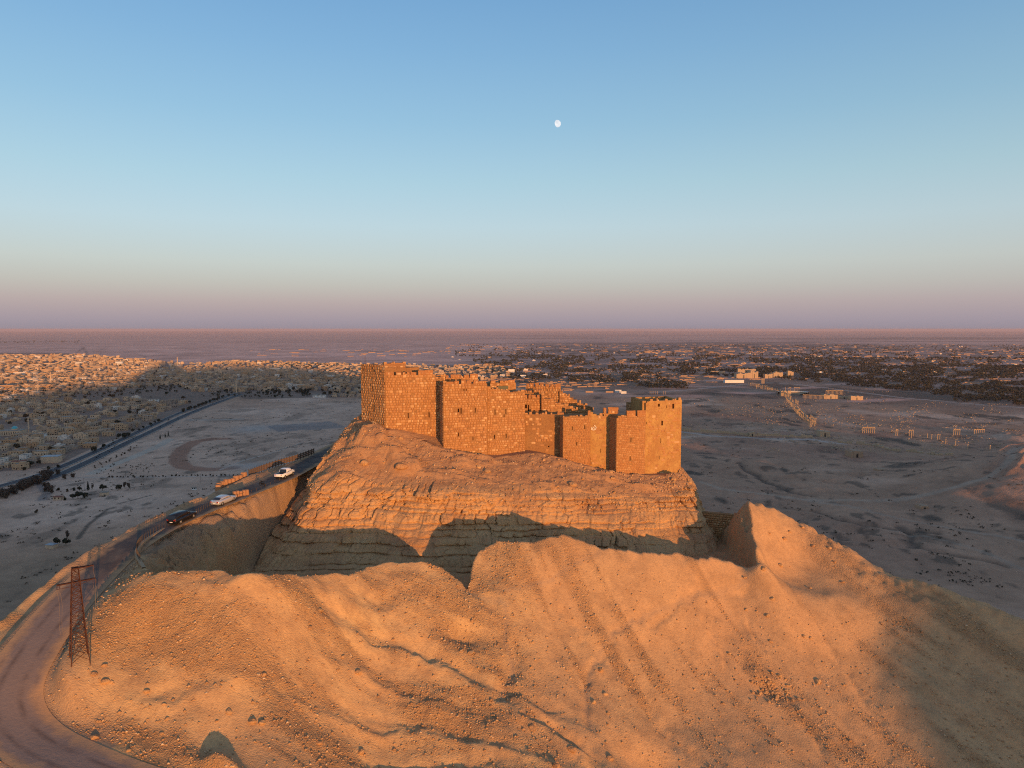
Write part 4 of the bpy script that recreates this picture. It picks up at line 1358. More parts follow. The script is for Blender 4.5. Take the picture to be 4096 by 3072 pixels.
# tracks, and the hill's shadow tip painted on the far plain
for pl, w, cc, f in ((RROAD, 5.0, (0.34, 0.27, 0.21), 0.8),
                     ([Z4(*q) for q in ((0, 430), (200, 415), (420, 395), (560, 380), (700, 372), (900, 385), (1100, 410), (1300, 435), (1500, 460), (1700, 478), (2000, 505), (2250, 520))], 9, (0.37, 0.34, 0.32), 0.75),
                     ([Z4(*q) for q in ((180, 660), (400, 690), (700, 700), (960, 705), (1150, 735))], 7, (0.38, 0.36, 0.34), 0.7),
                     ([Z4(*q) for q in ((900, 1060), (1200, 1110), (1500, 1170), (1900, 1250), (2240, 1330))], 3.5, (0.32, 0.27, 0.22), 0.6),
                     ([Z4(*q) for q in ((1290, 1215), (1700, 1300), (2000, 1390), (2200, 1470))], 3.0, (0.31, 0.26, 0.21), 0.5),
                     ([Z4(*q) for q in ((1050, 160), (1400, 172), (1600, 155), (1750, 146))], 16, (0.50, 0.36, 0.29), 0.8),
                     ([Z3(*q) for q in ((1300, 885), (1430, 830), (1600, 785), (1780, 725))], 2.6, (0.40, 0.37, 0.33), 0.6),
                     ([Z3(*q) for q in ((420, 930), (700, 927), (1100, 925), (1470, 915))], 2.6, (0.38, 0.36, 0.33), 0.7),
                     ([Z3(*q) for q in ((250, 1060), (280, 1020), (250, 985), (215, 965))], 6, (0.17, 0.165, 0.165), 0.7),
                     ([Z3(*q) for q in ((460, 190), (490, 160), (540, 240))], 10, (0.22, 0.17, 0.15), 0.7),
                     ([Z3(*q) for q in ((790, 195), (860, 218), (820, 250))], 10, (0.24, 0.19, 0.17), 0.6),  # no track: dark wedge painted where the hill's shadow ends
                     ([Z3(*q) for q in ((1500, 180), (1750, 165), (2000, 160), (2130, 165))], 14, (0.40, 0.33, 0.30), 0.7)):
    d, _, _ = polydist(x, y, PL(*pl))
    colr = blend(colr, np.array(cc) * np.array((1.4, 1.2, 1.08)), min(1, f * 1.15) * sstep(w, w * 0.5, d + 0.25 * w * fbm(x / 20, y / 20, 2, 331)))
# dark ditches on the near left
for pl, w in (([(156, 533), (172, 519), (190, 505)], 0), ([Z3(*q) for q in ((460, 1290), (520, 1210), (640, 1115))], 2.6), ([Z3(*q) for q in ((700, 1085), (790, 1060), (900, 1030))], 2.2), ([Z3(*q) for q in ((1640, 770), (1790, 725))], 2.0)):
    if w:
        d, _, _ = polydist(x, y, PL(*pl))
        colr = blend(colr, scrub * 0.9, 0.75 * sstep(w, w * 0.4, d + 0.8 * fbm(x / 6, y / 6, 2, 335)))
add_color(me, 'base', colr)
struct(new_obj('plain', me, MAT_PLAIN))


def gz(x, y):
    return float(plain_z(np.array([x]), np.array([y]))[0])


# ------------------------------------------------------------------ mountain range behind the viewer, to the west: it shades the plain
prof = [(-6000, 60), (-2000, 66), (-373, 78), (-250, 96), (-100, 105), (0, 107), (40, 110), (84, 107), (90, 112), (96, 117), (109, 123), (115, 127.5), (121, 132), (200, 139), (450, 138), (600, 124), (700, 14), (800, 3), (1500, 1), (6000, 1)]
vv = np.unique(np.concatenate([np.linspace(-6000, 6000, 121), np.linspace(-500, 1000, 301)]))
hh_ = np.interp(vv, [p[0] for p in prof], [p[1] for p in prof]) + 390 * math.tan(SUN_EL) + 1.2 * fbm(vv / 30, vv * 0, 3, 401)
uu = np.array([-1300, -900, -600, -420, -365, -330, -305, -260, -200, -130])
hf = np.array([0.0, 0.35, 0.7, 0.9, 0.97, 1.0, 0.96, 0.7, 0.35, -0.02])
UU, VV_ = np.meshgrid(uu, vv, indexing='ij')
HHm = hf[:, None] * hh_[None, :] + np.where((hf > 0.05) & (hf < 0.95), 1, 0)[:, None] * 6 * fbm(UU / 80, VV_ / 80, 3, 403)
HHm = np.maximum(HHm, -2.5 + 0 * HHm)
mx = UU * SX + VV_ * SY; my = UU * SY - VV_ * SX
me = np_mesh('mountain_range', np.stack([mx, my, HHm], -1).reshape(-1, 3), grid_faces(len(uu), len(vv)), True)
add_float(me, 'gravel', np.ones(len(uu) * len(vv)) * 0.4)
struct(new_obj('mountain_range', me, MAT_HILL))

# ------------------------------------------------------------------ air
mb = MB()
mb.box((0, 0, (178 - 12) / 2), (122000, 122000, 178 + 12))
haze_m = bpy.data.materials.new('evening_haze'); haze_m.use_nodes = True
hn = haze_m.node_tree
hn.nodes.remove(hn.nodes['Principled BSDF'])
pv = hn.nodes.new('ShaderNodeVolumePrincipled')
pv.inputs['Color'].default_value = (0.69, 0.54, 0.54, 1)
pv.inputs['Density'].default_value = 2.4e-5
hn.links.new(pv.outputs[0], hn.nodes['Material Output'].inputs['Volume'])
haze = mb.build('haze', haze_m)
stuff(haze)
# ------------------------------------------------------------------ moon
md = 30000.0
mp = (Matrix.Rotation(-PITCH, 3, 'X') @ Vector(((2229 / 4 - 512) / F, 1, -(495 / 4 - 384) / F))) * md
rm = 3.6 / F * md
mb = MB()
rings = []
for k in range(1, 12):
    th = math.pi / 2 * k / 11
    ring = []
    for i in range(40):
        a = 2 * math.pi * i / 40
        cx, cz = math.cos(a), math.sin(a)
        w = 1.0 if cx > 0 else 0.68
        ring.append((rm * math.sin(th) * cx * w, -rm * math.cos(th), rm * math.sin(th) * cz))
    rings.append(ring)
mb.loft(rings, cap=True)
t = NT('moon_surface')
c = t.mix(t.ramp(t.noise(0.007, 3), [(0.42, 0.0), (0.6, 0.8)]), (0.95, 0.97, 1.0), (0.72, 0.78, 0.86))
t.link(c, t.b.inputs['Emission Color']); t.b.inputs['Emission Strength'].default_value = 0.95
MAT_MOON = t.done((0, 0, 0))
moon = mb.build('moon', MAT_MOON, None, Vector((0, 0, ZC)) + mp, True)
moon.rotation_euler = (0, -R(14), 0)
tag(moon, 'pale gibbous moon in the clear blue sky', 'moon')

# ================================================================== ON THE HILL: pylon, vehicles, fences, barricades
def hz(x, y):
    return float(HZ(np.array([x]), np.array([y]))[0])


# ---- lattice pylon
pb_ = at(79.5, 659, 75)
base_z = hz(pb_.x, pb_.y)
PH = 75 * (tanth(654) - tanth(563)) + 0.2
pyl = empty('lattice_pylon', (pb_.x, pb_.y, base_z - 0.1), R(38))
tag(pyl, 'rusty steel lattice power pylon beside the dirt road', 'pylon')
HB, HT = 0.86, 0.30


def pcorner(k, h):
    w = HB + (HT - HB) * h / PH
    sx_, sy_ = ((-1, -1), (1, -1), (1, 1), (-1, 1))[k]
    return Vector((sx_ * w, sy_ * w, h))


for k in range(4):
    mb = MB(); mb.tube(pcorner(k, -0.4), pcorner(k, PH), 0.06, 0.045, 4); mb.build('leg', MAT_RUST, pyl)
hs_ = [0.15]
while hs_[-1] < PH - 0.5:
    hs_.append(hs_[-1] + max(0.52, 1.15 * (1 - 0.55 * hs_[-1] / PH)))
hs_[-1] = PH
for a_, b_ in zip(hs_, hs_[1:]):
    for k in range(4):
        mb = MB(); j_ = (k + 1) % 4
        mb.tube(pcorner(k, a_), pcorner(j_, b_), 0.034, n=4); mb.tube(pcorner(j_, a_), pcorner(k, b_), 0.03, n=4); mb.tube(pcorner(k, b_), pcorner(j_, b_), 0.03, n=4)
        mb.build('brace', MAT_RUST, pyl)
for hgt, x0, x1 in ((PH - 0.05, -0.3, 1.75), (PH - 1.55, -1.75, 1.85)):
    mb = MB()
    for yy in (-0.3, 0.3):
        for zz in (0, 0.22):
            mb.tube((x0, yy * (0.4 if abs(x0) > 1 else 1), hgt - zz * 0.2), (x1, yy * 0.4, hgt - zz * 0.1), 0.05, n=4)
    xs_ = np.linspace(x0, x1, 8)
    for q0, q1 in zip(xs_, xs_[1:]):
        mb.tube((q0, -0.16, hgt), (q1, 0.16, hgt), 0.02, n=4)
    mb.tube((x0, 0, hgt - 0.5 if x0 < -1 else hgt - 0.1), (0, 0, hgt - 0.45), 0.03, n=4); mb.tube((x1, 0, hgt), (0.2, 0, hgt - 0.45), 0.03, n=4)
    mb.build('cross_arm', MAT_RUST, pyl)
for (x_, h_) in ((1.7, PH - 0.05), (1.62, PH - 1.55), (1.85, PH - 1.55), (-1.75, PH - 1.55), (-1.5, PH - 1.55)):
    mb = MB()
    for q in range(4):
        mb.tube((x_, 0, h_ - 0.12 - q * 0.11), (x_, 0, h_ - 0.19 - q * 0.11), 0.085, 0.06, 8)
    mb.tube((x_, 0, h_), (x_, 0, h_ - 0.75), 0.018, n=4)
    mb.build('insulator', MAT_INSUL, pyl)
    mb = MB()
    pts = [Vector((x_, 0, h_ - 0.75)) + (Vector((0.25, 0.7, -5.2)) - Vector((0, 0, h_ * 0 + 0))) * (q / 6) + Vector((0.35 * math.sin(q), 0, 0)) * 0.3 for q in range(7)]
    pts = [Vector((p.x * 1.0, p.y, max(p.z, 0.3))) for p in pts]
    for a_, b_ in zip(pts, pts[1:]):
        mb.tube(a_, b_, 0.012, n=3, cap=False)
    mb.build('hanging_wire', MAT_WIRE, pyl)


# ---- vehicles; built along +x, wheels on z = 0
def wheel(parent, x_, y_, r, w):
    mb = MB()
    prof_ = [(r * 0.55, -w / 2), (r * 0.95, -w / 2), (r, -w * 0.3), (r, w * 0.3), (r * 0.95, w / 2), (r * 0.55, w / 2)]
    rings = [[(x_ + p[0] * math.cos(a), y_ + p[1], r + p[0] * math.sin(a)) for a in np.linspace(0, 2 * math.pi, 18, endpoint=False)] for p in prof_]
    mb.loft(rings, cap=False)
    wo = mb.build('wheel', MAT_TYRE, parent, None, True)
    mb = MB(); s_ = 1 if y_ > 0 else -1
    mb.tube((x_, y_ - s_ * w * 0.2, r), (x_, y_ + s_ * w * 0.42, r), r * 0.62, r * 0.58, 14)
    for q in range(5):
        a = q * 2 * math.pi / 5
        mb.tube((x_, y_ + s_ * w * 0.45, r), (x_ + math.cos(a) * r * 0.55, y_ + s_ * w * 0.45, r + math.sin(a) * r * 0.55), 0.03, n=4)
    mb.build('rim', MAT_RIM, wo)


def section(x_, zb, zt, hw, hwt, n=6):
    pts = []
    for (yy, zz) in ((-hw * 0.92, zb), (-hw, zb + (zt - zb) * 0.25), (-hw, zb + (zt - zb) * 0.62), (-hwt, zt), (hwt, zt), (hw, zb + (zt - zb) * 0.62), (hw, zb + (zt - zb) * 0.25), (hw * 0.92, zb)):
        pts.append((x_, yy, zz))
    return pts


def make_car(kind, paint, loc, rz, pitch, label):
    root = empty({'sedan': 'sedan_car', 'suv': 'estate_car', 'pickup': 'pickup_truck'}[kind], loc, rz)
    root.rotation_euler = (0, -pitch, rz)
    tag(root, label, {'sedan': 'car', 'suv': 'car', 'pickup': 'pickup'}[kind])
    if kind == 'sedan':
        L2, hw = 2.42, 0.92
        low = [(-2.42, .42, .78, .74, .66), (-2.36, .30, .93, .84, .78), (-1.9, .24, 1.02, .91, .83), (-1.2, .22, 1.0, .93, .85), (0, .20, .98, .94, .86), (1.0, .22, .95, .93, .83), (1.7, .24, .88, .91, .78), (2.2, .28, .76, .84, .66), (2.42, .36, .62, .70, .55)]
        cab = [(-1.95, 0.99, 1.01, .80, .78), (-1.25, 0.97, 1.36, .80, .62), (-0.5, 0.96, 1.46, .82, .60), (0.25, .95, 1.42, .82, .61), (1.15, .93, .95, .80, .76)]
        wb, wr = (-1.45, 1.45), 0.33
    elif kind == 'suv':
        L2, hw = 2.5, 0.96
        low = [(-2.5, .45, .98, .82, .76), (-2.42, .34, 1.08, .9, .84), (-1.5, .28, 1.08, .95, .88), (0, .27, 1.05, .96, .88), (1.2, .28, 1.03, .95, .86), (1.9, .32, .97, .92, .80), (2.35, .36, .86, .84, .70), (2.5, .44, .70, .72, .58)]
        cab = [(-2.45, 1.05, 1.08, .82, .80), (-2.15, 1.05, 1.62, .84, .66), (-1.0, 1.04, 1.72, .86, .66), (0.3, 1.03, 1.68, .86, .65), (1.4, 1.02, 1.04, .84, .78)]
        wb, wr = (-1.5, 1.5), 0.37
    else:
        L2, hw = 2.65, 0.92
        low = [(-2.65, .55, 1.02, .86, .84), (-2.6, .50, 1.12, .90, .88), (-0.62, .42, 1.12, .92, .89), (-0.55, .42, 1.10, .92, .88), (0.9, .42, 1.12, .92, .87), (1.8, .44, 1.06, .90, .80), (2.4, .48, .98, .84, .72), (2.62, .55, .82, .74, .62)]
        cab = [(-0.75, 1.08, 1.10, .86, .84), (-0.55, 1.08, 1.70, .86, .68), (0.4, 1.08, 1.76, .87, .68), (0.9, 1.08, 1.70, .86, .67), (1.5, 1.08, 1.12, .84, .78)]
        wb, wr = (-1.6, 1.6), 0.39
    mb = MB(); mb.loft([section(*q) for q in low]); body = mb.build('body', paint, root, None, True)
    mb = MB(); mb.loft([section(*q) for q in cab]); mb.build('roof', paint, root, None, True)
    # glass: side strips, windscreen, rear screen set slightly proud
    def glass(pts):
        mb = MB(); mb.face(pts); mb.build('window', MAT_GLASS, root)
    c = cab
    for s_ in (-1, 1):
        for a_, b_ in zip(c, c[1:]):
            for (f0, f1) in ((0.06, 0.94),):
                q = []
                for (sec, ff) in ((a_, f0), (b_, f1)):
                    pass
                xa = a_[0] + (b_[0] - a_[0]) * 0.05; xb = a_[0] + (b_[0] - a_[0]) * 0.95
                lerp = lambda i, f: a_[i] + (b_[i] - a_[i]) * f
                lo0, hi0, lo1, hi1 = lerp(1, .05), lerp(2, .05), lerp(1, .95), lerp(2, .95)
                if hi0 - lo0 < 0.1 and hi1 - lo1 < 0.1:
                    continue
                yw = lambda f, g: (lerp(3, f) + (lerp(4, f) - lerp(3, f)) * max(0, (g - 0.62) / 0.38)) + 0.012
                P4 = [(xa, s_ * yw(.05, .14), lo0 + .12 * (hi0 - lo0)), (xb, s_ * yw(.95, .14), lo1 + .12 * (hi1 - lo1)), (xb, s_ * yw(.95, .84), lo1 + .84 * (hi1 - lo1)), (xa, s_ * yw(.05, .84), lo0 + .84 * (hi0 - lo0))]
                glass(P4 if s_ < 0 else P4[::-1])
    def screen(a_, b_, d_):
        P4 = [(a_[0] + d_, -a_[4] * .92, a_[2] + .03), (b_[0] + d_, -b_[4] * .95, b_[2] - .03), (b_[0] + d_, b_[4] * .95, b_[2] - .03), (a_[0] + d_, a_[4] * .92, a_[2] + .03)]
        P4 = [(p[0], p[1], p[2] + 0.015) for p in P4]
        glass(P4)
    screen(c[-1], c[-2], 0.02); screen(c[0], c[1], -0.02)
    for x_ in wb:
        for s_ in (-1, 1):
            wheel(root, x_, s_ * (hw - 0.1), wr, 0.23)
    for s_ in (-1, 1):
        mb = MB(); mb.box((-L2 + 0.04, s_ * 0.66, low[1][2] - 0.14), (0.16, 0.30, 0.14)); mb.build('tail_light', MAT_REDLAMP, root)
        mb = MB(); mb.box((L2 - 0.16, s_ * 0.62, low[-2][2] - 0.12), (0.2, 0.28, 0.11)); mb.build('headlight', MAT_LAMP, root)
        mb = MB(); mb.box((c[-2][0] + 0.55, s_ * (hw + 0.06), c[-1][1] + 0.08), (0.12, 0.2, 0.13)); mb.build('mirror', paint, root)
    mb = MB(); mb.box((-L2 - 0.01, 0, low[0][1] + 0.16), (0.03, 0.5, 0.12)); mb.build('number_plate', MAT_WHITE, root)
    if kind == 'pickup':
        mb = MB(); mb.box((-1.62, 0, 1.125), (1.75, 1.55, 0.02)); mb.build('load_bed', MAT_DARKMETAL, root)
        mb = MB(); mb.box((-2.68, 0, 0.55), (0.12, 1.7, 0.14)); mb.build('bumper', MAT_DARKMETAL, root)
    return root


def road_dir(p):
    i = int(np.argmin(np.hypot(ROAD_C[:, 0] - p.x, ROAD_C[:, 1] - p.y)))
    d = ROAD_C[min(i + 2, len(ROAD_C) - 1)] - ROAD_C[max(i - 2, 0)]
    return math.atan2(d[1], d[0]), math.atan2(d[2], math.hypot(d[0], d[1])), ROAD_C[i][2]


for kind, paint, px, py, z_, lab in (('suv', MAT_PAINT_BLACK, 182.5, 520.5, 139.5, 'black estate car driving up the hill road, nearest of the vehicles'),
                                     ('sedan', MAT_PAINT_SILVER, 224, 503, 139.9, 'silver sedan on the hill road beside the orange barricades'),
                                     ('pickup', MAT_PAINT_WHITE, 285, 477, 140.5, 'white double-cab pickup on the shaded road below the cliff')):
    p = atz(px, py, z_)
    a_, pt, rz_ = road_dir(p)
    make_car(kind, paint, (p.x, p.y, rz_ + 0.005), a_, pt, lab)

# ---- motorcycle by the fence
p = atz(262.5, 487, 140.1)
a_, pt, rz_ = road_dir(p)
mc = empty('motorcycle', (p.x, p.y, rz_ + 0.01), a_ + R(70))
tag(mc, 'dark motorcycle parked at the road edge near the pickup', 'motorcycle')
for x_ in (-0.65, 0.65):
    mb = MB()
    rings = [[(x_ + (0.29 + 0.05 * math.cos(b)) * math.cos(a), 0.05 * math.sin(b), 0.34 + (0.29 + 0.05 * math.cos(b)) * math.sin(a)) for b in np.linspace(0, 2 * math.pi, 6, endpoint=False)] for a in np.linspace(0, 2 * math.pi, 15)]
    mb.loft(rings, cap=False)
    for q in range(4):
        mb.tube((x_, 0, .34), (x_ + .28 * math.cos(q * 1.57), 0, .34 + .28 * math.sin(q * 1.57)), .012, n=3)
    mb.build('wheel', MAT_TYRE, mc)
mb = MB(); mb.tube((-.65, 0, .34), (-.1, 0, .45), .035); mb.tube((-.1, 0, .45), (.45, 0, .85), .03); mb.tube((-.5, 0, .78), (.4, 0, .85), .03); mb.tube((-.65, .08, .34), (-.45, .08, .75), .025); mb.box((-.02, 0, .42), (.36, .24, .3)); mb.build('frame', MAT_DARKMETAL, mc)
mb = MB(); mb.tube((.65, .06, .34), (.42, .06, .98), .025); mb.tube((.65, -.06, .34), (.42, -.06, .98), .025); mb.tube((.40, -.34, 1.04), (.42, .34, 1.04), .018); mb.build('fork', MAT_DARKMETAL, mc)
mb = MB(); mb.loft([[(x_, w * math.cos(t_), .86 + h * math.sin(t_)) for t_ in np.linspace(0, 2 * math.pi, 8, endpoint=False)] for x_, w, h in ((-.02, .07, .06), (.1, .14, .12), (.28, .13, .12), (.4, .06, .06))]); mb.build('tank', MAT_PAINT_BLACK, mc, None, True)
mb = MB(); mb.box((-.36, 0, .83), (.7, .24, .09), top=.9); mb.build('seat', MAT_TYRE, mc)

# ---- kerb and railing on the moat side
kb = catmull([(p.x, p.y, p.z) for p in KERB], 70)
ko = empty('moat_railing', tuple(kb[35]))
tag(ko, 'long low railing on a kerb between the hill road and the moat', 'railing')
off = kb[35]
mb = MB()
for a_, b_ in zip(kb, kb[1:]):
    d_ = b_ - a_; L = math.hypot(d_[0], d_[1]); n_ = np.array([-d_[1], d_[0], 0]) / L * 0.22
    lo, hi = np.array([0, 0, -0.7]), np.array([0, 0, 0.12])
    A_, B_ = a_ - off, b_ - off
    q = [A_ - n_ + lo, A_ + n_ + lo, A_ + n_ + hi, A_ - n_ + hi], [B_ - n_ + lo, B_ + n_ + lo, B_ + n_ + hi, B_ - n_ + hi]
    mb.face([q[0][3], q[0][2], q[1][2], q[1][3]][::-1]); mb.face([q[0][0], q[0][3], q[1][3], q[1][0]][::-1]); mb.face([q[0][1], q[1][1], q[1][2], q[0][2]][::-1])
mb.build('kerb', MAT_KERB, ko)
pm = None
for i, a_ in enumerate(kb[:66]):
    if pm is None:
        mb = MB(); mb.tube((0, 0, 0.1), (0, 0, 1.15), .035, n=5); pm = mb.mesh('post'); pm.materials.append(MAT_FENCE)
    o = bpy.data.objects.new('post', pm); COL.objects.link(o); o.parent = ko; o.location = a_ - off
for hgt in (0.55, 1.1):
    mb = MB()
    for a_, b_ in zip(kb[:66], kb[1:66]):
        mb.tube(Vector(a_ - off) + Vector((0, 0, hgt)), Vector(b_ - off) + Vector((0, 0, hgt)), .02, n=4, cap=False)
    mb.build('rail', MAT_FENCE, ko)

# ---- fence on the outer side of the upper road
fp = [atz(x_, y_, 140.9) for x_, y_ in ((249, 476), (262, 471), (280, 465), (297, 460), (314, 453.5))]
fp = catmull([(p.x, p.y, p.z) for p in fp], 26)
fo = empty('plank_fence', tuple(fp[12]))
tag(fo, 'brown plank fence on the outer road edge behind the white pickup', 'fence')
off = fp[12]
for a_ in fp:
    mb = MB(); q = a_ - off; mb.box((q[0], q[1], q[2] + 0.6), (.14, .14, 1.5)); mb.build('post', MAT_POLE, fo)
MAT_PLANK = M('weathered_plank', (0.17, 0.11, 0.07))
for a_, b_ in zip(fp, fp[1:]):
    for hgt in (0.25, 0.62, 0.99):
        q0, q1 = a_ - off, b_ - off
        L = math.hypot(q1[0] - q0[0], q1[1] - q0[1])
        mb = MB(); mb.box(((q0[0] + q1[0]) / 2, (q0[1] + q1[1]) / 2, (q0[2] + q1[2]) / 2 + hgt), (L * 0.98, .05, .3), math.atan2(q1[1] - q0[1], q1[0] - q0[0])); mb.build('plank', MAT_PLANK, fo)


# ---- earth-filled barricades
def barricade(pts, hgt, lab, n, thick=1.0):
    P = catmull([tuple(p) for p in pts], n + 1)
    r_ = empty('barricade', tuple(P[0]))
    tag(r_, lab, 'barricade', 'earth-filled barricades on the hill road')
    for i in range(n):
        q0, q1 = P[i] - P[0], P[i + 1] - P[0]
        L = math.hypot(q1[0] - q0[0], q1[1] - q0[1]); an = math.atan2(q1[1] - q0[1], q1[0] - q0[0])
        c_ = (q0 + q1) / 2
        h_ = hgt * random.uniform(0.88, 1.1)
        mb = MB()
        rings = []
        for (zz, k_) in ((-0.3, 0.96), (0.25 * h_, 1.04), (0.6 * h_, 1.02), (0.95 * h_, 0.95), (1.05 * h_, 0.7)):
            ring = []
            for a in np.linspace(0, 2 * math.pi, 10, endpoint=False):
                ca_, sa_ = math.cos(a), math.sin(a)
                k2 = 1 / max(abs(ca_), abs(sa_)) ** 0.75
                ux, uy = ca_ * k2 * L * 0.5 * k_ * random.uniform(.95, 1.04), sa_ * k2 * thick * 0.5 * k_ * random.uniform(.95, 1.04)
                ring.append((c_[0] + ux * math.cos(an) - uy * math.sin(an), c_[1] + ux * math.sin(an) + uy * math.cos(an), c_[2] + zz))
            rings.append(ring)
        mb.loft(rings)
        mb.build('basket', MAT_GABION, r_)


barricade([atz(218, 493, 139.9), atz(221, 489, 139.9), atz(232, 485.5, 140.1), atz(246, 479.5, 140.4)], 1.45, 'longer orange earth-filled barricade curving along the outer road edge', 11)
barricade([atz(233, 498.5, 139.8), atz(248.5, 495.5, 139.9)], 1.2, 'short orange earth-filled barricade jutting from the railing ahead of the silver car', 5)

# ---- bushes and boulders on and around the rock
def leaf_mesh(name, n, rx, ry, rz, size, trunk=0.0, trunk_r=0.1, cone=False, seed=0, lean=0.0, clumps=0, mats=None):
    r = np.random.default_rng(seed)
    V, Q, MI = [], [], []
    cl_ = r.normal(size=(max(clumps, 1), 3)); cl_ /= np.linalg.norm(cl_, axis=1)[:, None]; cl_ *= r.uniform(.25, .75, (len(cl_), 1))
    d = r.normal(size=(n, 3)); d /= np.linalg.norm(d, axis=1)[:, None]
    rad__ = r.random(n) ** 0.4
    p = d * rad__[:, None]
    if clumps:
        p = p * 0.42 + cl_[r.integers(0, clumps, n)]
    if cone:
        h = (p[:, 2] + 1) / 2
        p[:, :2] *= (1.05 - 0.95 * h)[:, None]
    p = p * np.array([rx, ry, rz]) + np.array([0, 0, trunk + rz * 0.9])
    a = r.normal(size=(n, 3)); a /= np.linalg.norm(a, axis=1)[:, None]
    b = np.cross(a, r.normal(size=(n, 3))); b /= np.linalg.norm(b, axis=1)[:, None]
    s = size * r.uniform(.6, 1.35, (n, 1))
    V = np.stack([p - a * s - b * s * .6, p + a * s - b * s * .7, p + a * s * .8 + b * s * .7, p - a * s * .7 + b * s * .6], 1).reshape(-1, 3)
    me = np_mesh(name, V, np.arange(n * 4).reshape(-1, 4))
    return me


def tree_proto(name, leafmat, n, rx, ry, rz, size, trunk, trunk_r, **kw):
    root = bpy.data.objects.new(name, None); COL.objects.link(root)
    me = leaf_mesh('crown', n, rx, ry, rz, size, trunk, **kw); me.materials.append(leafmat)
    new_obj('crown', me, None, root)
    mb = MB(); mb.tube((0, 0, -0.3), (0.05 * rx, 0, trunk + rz * 0.5), trunk_r, trunk_r * .55, 6)
    for q in range(4):
        a = q * 1.6 + 0.4
        mb.tube((0.03 * rx, 0, trunk * 0.8 + 0.1 * rz), (math.cos(a) * rx * .6, math.sin(a) * ry * .6, trunk + rz * .9), trunk_r * .5, trunk_r * .2, 4)
    mb.build('trunk', MAT_TRUNK, root)
    return root


PROTO = {
    'round': tree_proto('broadleaf_tree', MAT_LEAF_D, 420, 3.6, 3.6, 3.2, 0.55, 1.3, .22, clumps=9, seed=1),
    'round2': tree_proto('broadleaf_tree', MAT_LEAF, 420, 4.2, 3.6, 2.9, 0.55, 1.2, .22, clumps=11, seed=2),
    'tall': tree_proto('cypress_tree', MAT_LEAF_D, 300, 1.7, 1.7, 5.4, 0.45, .6, .16, cone=True, seed=3),
    'tamarisk': tree_proto('tamarisk_tree', MAT_LEAF_T, 420, 4.2, 3.6, 3.4, 0.5, .5, .2, clumps=12, seed=4),
    'poplar': tree_proto('slender_tree', MAT_LEAF_T, 260, 1.9, 1.9, 4.2, 0.42, 1.0, .14, clumps=7, seed=5),
    'bush': tree_proto('bush', MAT_LEAF_D, 220, 2.0, 1.8, 1.3, 0.35, .1, .08, clumps=6, seed=6),
    'scrub': tree_proto('shrub', MAT_SCRUB, 110, 0.9, 0.9, 0.8, 0.22, .05, .05, clumps=4, seed=7)}
USED = set()


def tree(kind, x_, y_, s, label, cat='tree', group=None, z_=None):
    src = PROTO[kind]
    if kind in USED:
        o = copy_tree(src)
    else:
        o = src; USED.add(kind)
    o.location = (x_, y_, (gz(x_, y_) if z_ is None else z_) - 0.05)
    o.rotation_euler = (0, 0, random.uniform(0, 6.28))
    o.scale = (s * random.uniform(.9, 1.1), s * random.uniform(.9, 1.1), s * random.uniform(.88, 1.12))
    tag(o, label, cat, group)
    return o


p = at(245.5, 518, 116)
tree('scrub', p.x, p.y, 1.35, 'dry dark bush on the sandy moat side below the silver car', 'bush', None, hz(p.x, p.y))
# boulders: irregular lumps
bm_ = []
for k in range(5):
    bm2 = bmesh.new(); bmesh.ops.create_icosphere(bm2, subdivisions=2, radius=1.0)
    rr_ = random.Random(k)
    ax = Vector((rr_.uniform(-1, 1), rr_.uniform(-1, 1), rr_.uniform(-1, 1))).normalized()
    for v in bm2.verts:
        n_ = float(fbm(np.array([v.co.x * 1.3 + k * 9]), np.array([v.co.y * 1.3 + v.co.z * 1.1]), 3, 500 + k)[0])
        v.co *= 1 + 0.4 * n_
        for c_ in (Vector((.6, .5, .6)), Vector((-.7, .3, .5)), Vector((.2, -.8, .4)), Vector((0, 0, 1))):
            c2 = c_.normalized(); dd = v.co.dot(c2)
            if dd > 0.68:
                v.co -= c2 * (dd - 0.68) * 0.85
        v.co.z *= 0.7
    me = bpy.data.meshes.new('boulder'); bm2.to_mesh(me); bm2.free(); me.materials.append(MAT_ROCK)
    add_float(me, 'scree', np.zeros(len(me.vertices)))
    bm_.append(me)
PVf = PV.reshape(-1, 3); scf = SC.ravel()
ztree = PVf[:, 2]
BZ = [('left corner tower', 355, 420), ('long wall right of the corner tower', 420, 445), ('great central tower', 445, 490), ('middle wall stretch', 490, 560), ('right-hand square towers', 560, 690)]
bi_ = 0
tries = 0
while bi_ < 60 and tries < 6000:
    tries += 1
    k = random.randrange(NU * 6, NU * (4 + NS + 25))
    v = PVf[k]
    fd = v[1] * CP + (ZC - v[2]) * SP
    px = 512 + F * v[0] / fd
    if not (340 < px < 692) or v[1] > 149 or scf[k] < 0.05:
        continue
    zone = next((z[0] for z in BZ if z[1] <= px < z[2]), None)
    if zone is None:
        continue
    s = 0.22 + 0.75 * random.random() ** 2.6
    o = bpy.data.objects.new('boulder', random.choice(bm_)); COL.objects.link(o)
    o.location = (v[0], v[1], v[2] + s * .2); o.rotation_euler = (random.uniform(-.3, .3), random.uniform(-.3, .3), random.uniform(0, 6.28)); o.scale = (s * random.uniform(.8, 1.5), s, s * random.uniform(.7, 1.2))
    sz = 'large' if s > .62 else 'small'
    tag(o, '%s fallen limestone boulder on the scree below the %s' % (sz, zone), 'boulder', '%s boulders below the %s' % (sz, zone))
    bi_ += 1
